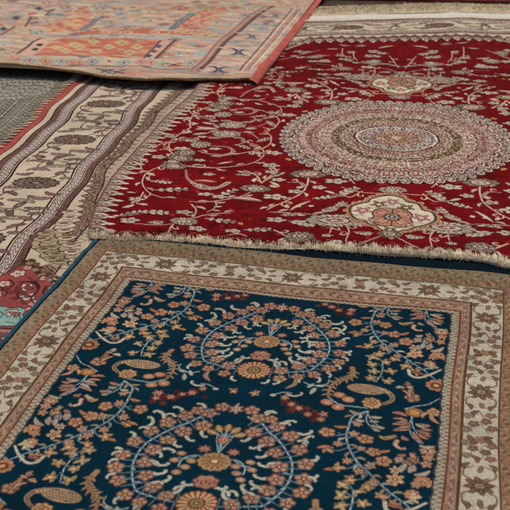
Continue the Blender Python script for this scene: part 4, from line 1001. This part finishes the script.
# coral edge stripe and its pale overcast teeth
cw.c[D > .513] = lin((206, 190, 166)); m = D > .525; cw.c[m] = lin((176, 84, 76)); cw.part[m] = 2
cw.c[(D > .524) & (D < .529)] = lin((90, 40, 42))
cw.wear(.10, .03, .05)
def zcream(U, V): return .0012 * noise2(U, V, 2.2, 51, 2) + .0016 * np.sin(V * 7.3 + 2.4) * np.clip((-U - .80) / .1, 0, 1)
mat_iv = pile_mat('ivory_wool', .03, .92, .45, (400, 280), -8.3)
oc = tuple(CV.world(-1.0, .3)) + (0.0,)
rug_ivory = thing('rug with a wide ivory vine border and coral field, beneath the red and navy ones', 'rug', None, oc)
build(cw, CV, zcream, {5: ('field', None), 1: ('border', None), 3: ('guard_stripe', 1), 2: ('edge_binding', None)}, mat_iv, rug_ivory, oc, .0055, cdu)
rt_ = np.random.default_rng(12); TE = []
for v in np.arange(-1.4, 1.9, .034):
    for j in range(8):
        v_ = v + rt_.normal(0, .0036); t = np.linspace(0, 1, 5); L = .052 * rt_.uniform(.8, 1.1)
        wo = .007 * math.sin(v_ * 9.3 + 1) + .005 * math.sin(v_ * 21 + 2)
        XY = CV.world(-1.338 + wo - L * t, v_ + .012 * t + rt_.normal(0, .002) * t); zz = .0135 - .0055 * t ** 1.5 + .002 * np.sin(PI * t)
        TE.append(np.hstack([XY, zz[:, None]]))
strands('fringe', TE, np.full(len(TE), .0018), yarn_mat('overcast_yarn', (204, 186, 160), .2, .1, 120), rug_ivory, oc)

# ================================================================== the grey flat-woven rug at far left
GV = Frame((.5, 3.555), -8.3, .006)
gw = Weave(-2.5, -1.30, -1.5, 1.2, .002, .0034, (126, 122, 108)); U, V = gw.grid()
WB = .006 * np.sin(V * 9.3 + 1.0); X = -U - 1.36 + WB; B = (X / .098) % 1
ch = np.sin((V + .35 * np.abs(((X / .022) % 1) - .5) * .044) * 2 * PI / .017)
def gc(m, c): gw.c[m] = lin(c)
gc(ch > .35, (146, 142, 126)); gc(ch < -.55, (92, 90, 82))
gc((B > .10) & (B < .15), (56, 55, 50)); gc((B > .15) & (B < .22), (178, 174, 156)); gc((B > .22) & (B < .26), (62, 60, 56))
gc((B > .62) & (B < .67), (172, 168, 150)); gc((B > .67) & (B < .70), (60, 59, 54)); gc((B > .80) & (B < .84), (148, 145, 128))
m = (B > .28) & (B < .60); q = np.sin(V * 2 * PI / .030) * np.sin(X * 2 * PI / .033); gc(m & (q > .45), (150, 146, 130)); gc(m & (q < -.5), (70, 69, 64))
q = noise2(U, V, 9, 81, 2); m = (np.hypot((U + 1.56) / .16, (V + .42) / .17) < 1) ; gc(m & (np.sin(V * 2 * PI / .05 + 3 * np.sin(U * 60)) * np.sin(U * 2 * PI / .04) > .15), (168, 162, 148))
gw.part[:] = 0
gw.wear(.13, .05, .05)
og = tuple(GV.world(-1.8, -.3)) + (0.0,)
rug_grey = thing('grey striped flat-woven rug beside the coral edge of the ivory-bordered one', 'rug', None, og)
build(gw, GV, lambda U, V: .0008 * noise2(U, V, 2.2, 52, 2), {0: ('striped_field', None)}, pile_mat('grey_flatweave', .02, .95, .6, (420, 260), -8.3), rug_grey, og, .001)

# ================================================================== the faded orange rug lying across the back
OZ = .062
OR = Frame(ground(250, 78), -11.9, OZ)
ow = Weave(-1.75, 0, -2.1, .16, .0028, .0042, (204, 178, 156)); ow.jit = .12
def opx(t, *pts): return [tuple(p) for p in OR.tile(list(pts), t)]
o1, o2, o3, o4 = (0, 0, 80 / 510), (70, 0, 80 / 510), (140, 0, 80 / 510), (200, 0, 80 / 510)
ORG = (194, 116, 96); ORL = (204, 150, 128); BLU = (142, 162, 166); YEL = (206, 178, 128); PKK = (214, 172, 154); BRW = (112, 82, 76); NVY = (78, 86, 102); TL = (150, 176, 172); GRN = (150, 160, 108)
rr = random.Random(3); U, V = ow.grid()
ow.c *= (1 + .05 * noise2(U, V, 6, 91, 3))[..., None].astype(np.float32)
# mottled, washed-out ground: many soft blotches along the wefts
for i in range(3000):
    x, y = rr.uniform(-1.72, -.02), rr.uniform(-2.05, .12); L = rr.uniform(.015, .08)
    ow.ell(x, y, L, rr.uniform(.006, .02), 0, rr.choice(((216, 196, 172), (196, 168, 146), (214, 168, 148), (204, 188, 160), (176, 172, 164), (214, 184, 150), (186, 150, 134), (206, 150, 128), (164, 168, 168), (204, 186, 150))))
def OP(t, pts, c): ow.poly(opx(t, *pts), c)
def OL(t, pts, w0, c, w1=None): ow.line(opx(t, *pts), w0, w1 or w0, c)
def diamond(t, x, y, w_, h_, c, c2):
    OP(t, [(x - w_, y), (x, y - h_), (x + w_, y), (x, y + h_)], c); OP(t, [(x - w_ * .5, y), (x, y - h_ * .5), (x + w_ * .5, y), (x, y + h_ * .5)], c2)
# rows of small worn diamonds and stepped bands all over
for j in range(19):
    y = -.05 - j * .108; c = (ORL, (196, 176, 156), ORG, (170, 172, 168), YEL)[j % 5]
    ow.line([(-1.72, y), (-1.2, y + .008), (-.7, y - .006), (-.02, y + .004)], .020, .020, tuple(int(a * .55 + b * .45) for a, b in zip(c, (206, 184, 160)))); ow.line([(-1.72, y + .014), (-.02, y + .014)], .006, .006, (150, 122, 110))
    for i in range(17):
        x = -1.68 + i * .102 + (j % 2) * .05; cc = rr.choice((ORG, ORL, BLU, TL, YEL, (150, 120, 110), (206, 184, 150)))
        if rr.random() < .6:
            for k, col in ((1.25, (150, 124, 112)), (1, cc), (.5, rr.choice(((214, 194, 166), ORG, (120, 124, 132))))):
                w_, h_ = .032 * k * rr.uniform(.8, 1.1), .034 * k; ow.poly([(x - w_, y - .05), (x, y - .05 - h_), (x + w_, y - .05), (x, y - .05 + h_)], col)
# red panel
RP = opx(o1, (212, 358), (322, 258)) + opx(o2, (200, 240), (510, 236)) + opx(o3, (132, 244), (28, 362)) + opx(o2, (300, 352), (20, 352))
ow.poly(RP, ORG)
for i in range(140):
    x, y = rr.uniform(-1.05, -.45), rr.uniform(-.60, -.22); ow.ell(x, y, rr.uniform(.02, .05), .012, 0, rr.choice(((212, 132, 104), (190, 106, 82), (212, 152, 124), (200, 170, 136), (176, 120, 100))))
for x, y in ((60, 292), (248, 292), (428, 288), (165, 325), (380, 330), (330, 262), (150, 258)): diamond(o2, x, y, 44, 20, YEL, GRN); OL(o2, [(x - 60, y), (x + 60, y)], .006, (200, 150, 100))
for x, y in ((420, 320), (480, 280), (360, 300)): diamond(o1, x, y, 50, 18, YEL, (190, 160, 110))
# pink stripes beside the panel with dark hooks
OP(o3, [(132, 244), (218, 240), (92, 368), (26, 364)], PKK); OL(o3, [(132, 244), (26, 364)], .012, BRW); OL(o3, [(222, 240), (94, 370)], .014, (96, 72, 72)); OL(o3, [(240, 240), (112, 372)], .006, (150, 110, 104))
for x, y in ((122, 284), (92, 318), (60, 350)): OP(o3, [(x - 22, y + 8), (x - 8, y - 10), (x + 20, y - 8), (x + 4, y + 10)], NVY)
OP(o1, [(262, 236), (318, 262), (214, 352), (128, 340)], PKK); OL(o1, [(108, 342), (178, 296), (206, 264), (262, 234)], .014, BRW)
for x, y in ((250, 280), (224, 312)): OP(o1, [(x - 26, y + 6), (x - 6, y - 10), (x + 28, y - 8), (x + 8, y + 10)], (52, 66, 66))
# bands below and above
for t, x0, x1 in ((o1, 130, 510), (o2, 0, 510), (o3, 0, 330)):
    OP(t, [(x0, 368), (x1, 368), (x1, 412), (x0, 412)], (204, 184, 160))
for t, x, y, c in ((o1, 190, 395, BLU), (o1, 290, 392, (190, 140, 110)), (o1, 390, 385, TL), (o1, 460, 395, ORL), (o2, 140, 394, BLU), (o2, 250, 388, (206, 190, 160)), (o2, 345, 396, TL), (o2, 60, 398, ORL), (o2, 450, 392, ORL), (o3, 70, 395, ORL), (o3, 145, 400, TL), (o3, 225, 404, ORL), (o3, 320, 398, TL)):
    diamond(t, x, y, 52, 22, c, (214, 190, 160)); diamond(t, x, y, 16, 9, ORG if c != ORG else BLU, BRW)
OL(o2, [(0, 412), (250, 416), (510, 420)], .010, (120, 92, 88)); OL(o3, [(0, 418), (180, 434), (340, 438)], .010, (120, 92, 88)); OL(o1, [(0, 412), (300, 414), (510, 416)], .010, (132, 104, 96))
for t, x, y in ((o2, 220, 442), (o2, 300, 450), (o3, 215, 404)): OL(t, [(x - 50, y - 10), (x, y), (x - 30, y + 12)], .012, NVY if t is o2 else (90, 56, 44)); OL(t, [(x + 50, y - 8), (x, y), (x + 40, y + 14)], .012, NVY if t is o2 else (90, 56, 44))
for t, x0, x1 in ((o1, 300, 510), (o2, 0, 510), (o3, 0, 330)): OL(t, [(x0, 226), (x1, 222)], .030, (176, 178, 170)); 
for t, x in ((o2, 160), (o2, 330), (o2, 470), (o3, 110), (o3, 300)): diamond(t, x, 220, 44, 14, (158, 166, 172), (206, 188, 164))
OP(o2, [(60, 186), (120, 180), (280, 178), (510, 158), (510, 196), (300, 200), (60, 212)], ORG); OP(o3, [(0, 168), (180, 178), (176, 200), (0, 200)], ORG); OP(o3, [(192, 176), (360, 176), (330, 212), (188, 206)], ORG)
for t, x in ((o2, 230), (o2, 300), (o2, 370), (o3, 95), (o3, 250), (o1, 420), (o3, 310)): ow.line([q for q in opx(t, (x - 30, 188), (x - 8, 180), (x + 24, 186), (x + 8, 198), (x - 22, 196))], .012, .012, (220, 190, 150))
# coral columns left and right of the ivory ground, worked in small hooked squares
for pts in (opx(o1, (276, 196), (350, 140), (440, 80), (510, 30)) + opx(o2, (80, 20), (150, 70), (110, 130), (40, 186)), opx(o3, (196, 172), (262, 120), (350, 56), (420, 10)) + opx(o4, (130, 4), (150, 40), (70, 120), (-20, 176))):
    ow.poly(pts, (204, 152, 130)); pp = np.array(pts); lo, hi = pp.min(0), pp.max(0)
    for i in range(90):
        a, b = rr.random(), rr.random(); q = (pp[0] * (1 - a) + pp[3] * a) * (1 - b) + (pp[-1] * (1 - a) + pp[4] * a) * b
        ow.poly([(q[0] - .02, q[1]), (q[0], q[1] - .018), (q[0] + .02, q[1]), (q[0], q[1] + .018)], rr.choice((ORG, ORG, (214, 176, 140), (190, 104, 84), YEL, (196, 170, 150))))
# diagonal dark stripes near the corners of the field
for t, pts in ((o2, [(62, 176), (110, 140), (160, 84)]), (o2, [(88, 170), (140, 130), (204, 76)]), (o3, [(180, 168), (240, 112), (318, 54)]), (o3, [(206, 166), (262, 118), (346, 56)])):
    OL(t, pts, .015, (132, 136, 142)); OL(t, [(x + 10, y) for x, y in pts], .006, (94, 98, 106))
# checks
for t, x0, y0, x1, y1 in ((o1, 280, 185, 510, 95), (o3, 262, 160, 510, 40), (o2, 0, 150, 120, 80)):
    for i in range(26):
        a, b = rr.random(), rr.random(); x = x0 + (x1 - x0) * a + rr.uniform(-30, 30); y = y0 + (y1 - y0) * a + (b - .5) * 70
        OP(t, [(x - 30, y + 5), (x - 6, y - 8), (x + 30, y - 4), (x + 6, y + 9)], rr.choice((ORG, ORL, (224, 176, 140), YEL, (226, 140, 110))))
for t, x, y, w_, c in ((o2, 260, 120, 60, (176, 164, 140)), (o2, 420, 108, 60, (206, 186, 150)), (o2, 380, 152, 50, (150, 144, 132)), (o3, 60, 110, 70, (200, 180, 146)), (o3, 130, 60, 60, (196, 160, 136)), (o3, 80, 20, 60, ORL), (o3, 250, 20, 70, ORG), (o3, 420, 20, 60, GRN), (o3, 330, 30, 40, YEL), (o2, 220, 8, 60, (170, 164, 160)), (o2, 400, 16, 80, (206, 178, 150)), (o1, 380, 70, 40, (120, 124, 132)), (o1, 250, 28, 46, (150, 150, 146)), (o1, 300, 120, 60, (196, 170, 150)), (o1, 190, 180, 60, (196, 180, 140)), (o1, 30, 290, 50, (186, 180, 160)), (o1, 230, 200, 50, (170, 182, 180)), (o1, 80, 370, 70, (214, 160, 140)), (o4, 120, 40, 50, ORL), (o4, 60, 200, 70, YEL), (o4, 120, 180, 50, BLU), (o4, 40, 330, 60, TL), (o4, 60, 95, 60, ORL), (o4, 190, 130, 50, (160, 164, 164)), (o3, 330, 270, 50, BLU), (o3, 380, 330, 80, TL), (o3, 300, 330, 60, ORL), (o3, 420, 210, 60, YEL), (o3, 250, 330, 50, TL), (o3, 400, 270, 40, ORL)):
    diamond(t, x, y, w_, w_ * .24, c, (212, 190, 160)); diamond(t, x, y, w_ * .3, w_ * .1, rr.choice((ORG, NVY, BRW, BLU)), c)
# small grey flowers in the left border
for x, y in ((102, 95), (20, 172), (245, 25)): diamond(o1, x, y, 36, 18, (120, 116, 116), (74, 72, 76))
OL(o1, [(0, 212), (44, 188), (96, 154)], .014, (130, 92, 84)); OL(o1, [(158, 152), (186, 108), (196, 84)], .014, (120, 92, 82)); OL(o1, [(290, 74), (318, 46), (345, 26)], .014, (128, 96, 88))
# right border: stripes and dark four-armed flowers
G0 = [(-6, 446), (60, 386), (120, 312), (180, 236), (252, 178), (330, 100), (400, 44), (470, 2)]
OL(o4, [(x - 26, y) for x, y in G0], .052, (190, 150, 132)); OL(o4, [(x - 50, y) for x, y in G0], .010, (150, 116, 104)); OL(o4, G0, .012, (92, 66, 62)); OL(o4, [(x + 12, y) for x, y in G0], .006, (140, 108, 98)); OL(o4, [(x - 14, y) for x, y in G0], .006, (116, 84, 78))
PB = opx(o4, (20, 446), (150, 296), (260, 190), (410, 50), (480, 5)); PC = opx(o4, (300, 440), (345, 385), (410, 300), (480, 220), (560, 130), (640, 40))
for i in range(60):
    a = rr.random(); k = min(3, int(a * 4)); b = rr.random()
    q = (np.array(PB[k]) * (1 - b) + np.array(PC[k + 1]) * b); ow.ell(*q, .03, .010, 0, rr.choice(((218, 196, 178), (210, 176, 162), (216, 188, 172))))
for x, y, s in ((244, 322, 1), (118, 438, .9), (330, 212, .85), (420, 124, .7), (480, 66, .6)):
    for dx, dy in ((-66, -22), (66, -14), (-58, 18), (62, 22)): OL(o4, [(x, y), (x + dx * s * .5, y + dy * s * .9), (x + dx * s, y + dy * s)], .020 * s, NVY if y > 250 else (110, 118, 132), .010)
    diamond(o4, x, y + 4, 24 * s, 14 * s, NVY if y > 250 else (96, 104, 120), (140, 130, 140)); diamond(o4, x - 5, y + 30 * s, 46 * s, 13 * s, (158, 150, 144), (196, 170, 158))
for off, c, w_ in ((0, (120, 80, 70), .008), (20, (214, 190, 168), .010), (36, (190, 140, 124), .012), (54, (120, 84, 72), .006), (66, (216, 196, 174), .012)):
    OL(o4, [(254 + off, 446), (296 + off, 392), (366 + off, 306), (430 + off, 226), (510 + off, 120), (590 + off, 20)], w_, c)
ow.wear(.08, .04, .05)
FRONT = np.array([[-1.75, .0], [-1.3, .0], [-1.09, -.005], [-.95, -.01], [-.82, .0], [-.68, .035], [-.51, .065], [-.36, .045], [-.2, .005], [-.08, -.01], [0, -.025]])
Ff = smooth(FRONT, 8)
def odv(U, V):
    t = np.clip((V + .55) / .55, 0, 1.4); e = np.interp(U, FRONT[:, 0], FRONT[:, 1])
    return 0 * U
t = None
def zor(U, V):
    near = np.clip((V + .9) / .9, 0, 1)
    h = -.030 * np.clip((-V - .2) / 1.4, 0, 1)                                        # settles towards the back
    h = h + near ** 2 * (.012 * np.exp(-((U + 1.3) / .30) ** 2) - .004 * np.exp(-((U + .45) / .25) ** 2) - .002) + .0035 * noise2(U, V * .4, 5, 94, 3) * near
    h = h + .003 * noise2(U, V, 2.4, 95, 2)
    e = np.clip((V - EV(U) + .018) / .018, 0, 1)
    return h - .006 * e ** 2
def EV(U): return np.interp(U, Ff[:, 0], Ff[:, 1])
# trim the weave to its wavy front hem
U, V = ow.grid()
def odv(U, V): return np.where(V > EV(U), EV(U) - V, 0)
hem = (V > EV(U) - .016 + .004 * noise2(U, V * 0, 20, 93, 2)); ow.c[hem] = lin((206, 178, 144)); ow.part[:] = 0; ow.part[hem] = 2
A = U + .004; PCx = np.interp(V, [-2.1, 0], [-.60, -.17]); ow.part[(U > PCx) & ~hem] = 1
mat_or = pile_mat('faded_wool', .05, .93, .4, (320, 220), -12)
oo = tuple(OR.world(-.8, -.8)) + (0.0,)
rug_orange = thing('faded orange and beige rug spread on top of the others at the back', 'rug', None, oo)
build(ow, OR, zor, {0: ('field', None), 1: ('border', None), 2: ('hem', None)}, mat_or, rug_orange, oo, lambda x, y: OZ - .016 + 0 * x, None, odv)
# thick coral side edge
n = 160; v = np.linspace(-2.1, .0, n); e = OR.world(np.full(n, .008), v); ze = OZ - .006 + zor(np.full(n, -.005), v)
uo = np.array([0, .016, .030, .038, .036]); dz = np.array([.006, .003, -.006, -.020, -.044])
rows = [np.hstack([OR.world(np.full(n, a - .004) + .002 * noise2(v, v * 0, 5, 97, 2), v), np.maximum(ze + b, .034)[:, None]]) for a, b in zip(uo, dz)]
i = np.arange(5 * n).reshape(5, n)
raw_mesh('edge_binding', np.array(rows).reshape(-1, 3), np.stack([i[:-1, :-1], i[:-1, 1:], i[1:, 1:], i[1:, :-1]], -1).reshape(-1, 4)[:, ::-1], yarn_mat('coral_binding', (190, 90, 76), .22, .1, 110), rug_orange, oo)
# underside and the dark brown folded corner face at the front
def ribbon(name, u0, u1, drop, inset, col):
    m_ = 160; u = np.linspace(u0, u1, m_); v_ = EV(u)
    top = np.hstack([OR.world(u, v_ - .001), (OZ + zor(u, v_) - .001)[:, None]]); bot = np.hstack([OR.world(u, v_ - inset), (OZ + zor(u, v_) - drop)[:, None]])
    mid = top * .5 + bot * .5 + np.array([0, -.004, 0])
    q = np.arange(3 * m_).reshape(3, m_)
    raw_mesh(name, np.vstack([top, mid, bot]), np.stack([q[:-1, :-1], q[1:, :-1], q[1:, 1:], q[:-1, 1:]], -1).reshape(-1, 4), yarn_mat(name + '_yarn', col, .25, .05, 120), rug_orange, oo)
ribbon('front_edge', -1.75, -.19, .009, .004, (176, 140, 108))
ribbon('folded_corner', -.19, .010, .034, .002, (104, 46, 34))

# ================================================================== the two rugs at the very back
def back_rug(label, x0, x1, y0, y1, z, cols, ang, name_mat):
    fr = Frame((x0, y1), ang, z); wv = Weave(0, x1 - x0, 0, y1 - y0, .006, .006, cols[0]); U, V = wv.grid()
    e = np.minimum(np.minimum(U, x1 - x0 - U), np.minimum(V, y1 - y0 - V))
    for lo, hi, c in ((.03, .16, cols[1]), (.06, .13, cols[2]), (.20, .23, cols[1])): wv.c[(e > lo) & (e < hi)] = lin(c)
    wv.part[e < .2] = 1
    for i in range(int((x1 - x0) * 10)):
        for j in range(int((y1 - y0) * 10)):
            x, y = (i + .5) * .1 + random.uniform(-.02, .02), (j + .5) * .1 + random.uniform(-.02, .02)
            wv.flo(x, y, random.uniform(.018, .034), 6, .4, random.random(), random.choice(cols[1:])); wv.ell(x, y, .009, .009, 0, cols[0])
    wv.wear(.1, .04, .06)
    oz = (*fr.world((x1 - x0) / 2, (y1 - y0) / 2), 0.0); r_ = thing(label, 'rug', None, oz)
    build(wv, fr, lambda U, V: .002 * noise2(U, V, 2, 99, 2), {0: ('field', None), 1: ('border', None)}, pile_mat(name_mat, .04, .92, .4, (160, 120), ang), r_, oz, .001)
back_rug('dark red brown rug beyond the pale khaki fringe at the top', .10, 3.2, 6.02, 8.2, .008, ((92, 28, 20), (76, 22, 18), (104, 36, 24)), -5, 'dark_red_wool')
back_rug('dark maroon and pink rug beyond the faded orange one in the top left corner', -3.2, -1.30, 5.2, 7.6, .012, ((104, 58, 64), (150, 92, 90), (64, 40, 46)), -8, 'maroon_wool')

# ================================================================== ground, camera, light
def simple(name, x0, x1, y0, y1, z, mat):
    return raw_mesh(name, [(x0, y0, z), (x1, y0, z), (x1, y1, z), (x0, y1, z)], [(0, 1, 2, 3)], mat, None, (0, 0, 0))
gm = yarn_mat('dark_floor', (70, 52, 42), .3, 0, 9)
g = simple('ground', -30, 30, -20, 60, 0, gm); g['kind'] = 'structure'

sc = bpy.context.scene
cam = bpy.data.cameras.new('Camera'); co = bpy.data.objects.new('Camera', cam); C.objects.link(co)
co.location = (0, 0, H); co.rotation_euler = (PI / 2 - PITCH, 0, 0)
cam.sensor_width = 36; cam.lens = 36 * F / 510; cam.clip_end = 500; cam.clip_start = .05
cam.dof.use_dof = True; cam.dof.focus_distance = 2.75; cam.dof.aperture_fstop = 8.5
sc.camera = co

SUN_EL, SUN_AZ = math.radians(64), math.radians(12)     # light from beyond the rugs, a little to the right
w = bpy.data.worlds.new('World'); sc.world = w; w.use_nodes = True
sky = w.node_tree.nodes.new('ShaderNodeTexSky'); sky.sky_type = 'NISHITA'; sky.sun_disc = False
sky.sun_elevation = SUN_EL; sky.sun_rotation = SUN_AZ; sky.air_density = 1.0; sky.dust_density = 6.0; sky.ozone_density = .3
bg = w.node_tree.nodes['Background']; bg.inputs['Strength'].default_value = .07
w.node_tree.links.new(sky.outputs[0], bg.inputs['Color'])
sl = bpy.data.lights.new('Sun', 'SUN'); sl.energy = 1.5; sl.angle = math.radians(16); sl.color = (1, .95, .88)
so = bpy.data.objects.new('Sun', sl); C.objects.link(so)
d = Vector((math.sin(SUN_AZ) * math.cos(SUN_EL), math.cos(SUN_AZ) * math.cos(SUN_EL), math.sin(SUN_EL)))
so.rotation_euler = d.to_track_quat('Z', 'Y').to_euler(); so.location = d * 20
sc.view_settings.view_transform = 'Standard'; sc.view_settings.look = 'None'; sc.view_settings.exposure = .02; sc.view_settings.gamma = 1
sc.cycles.use_denoising = False
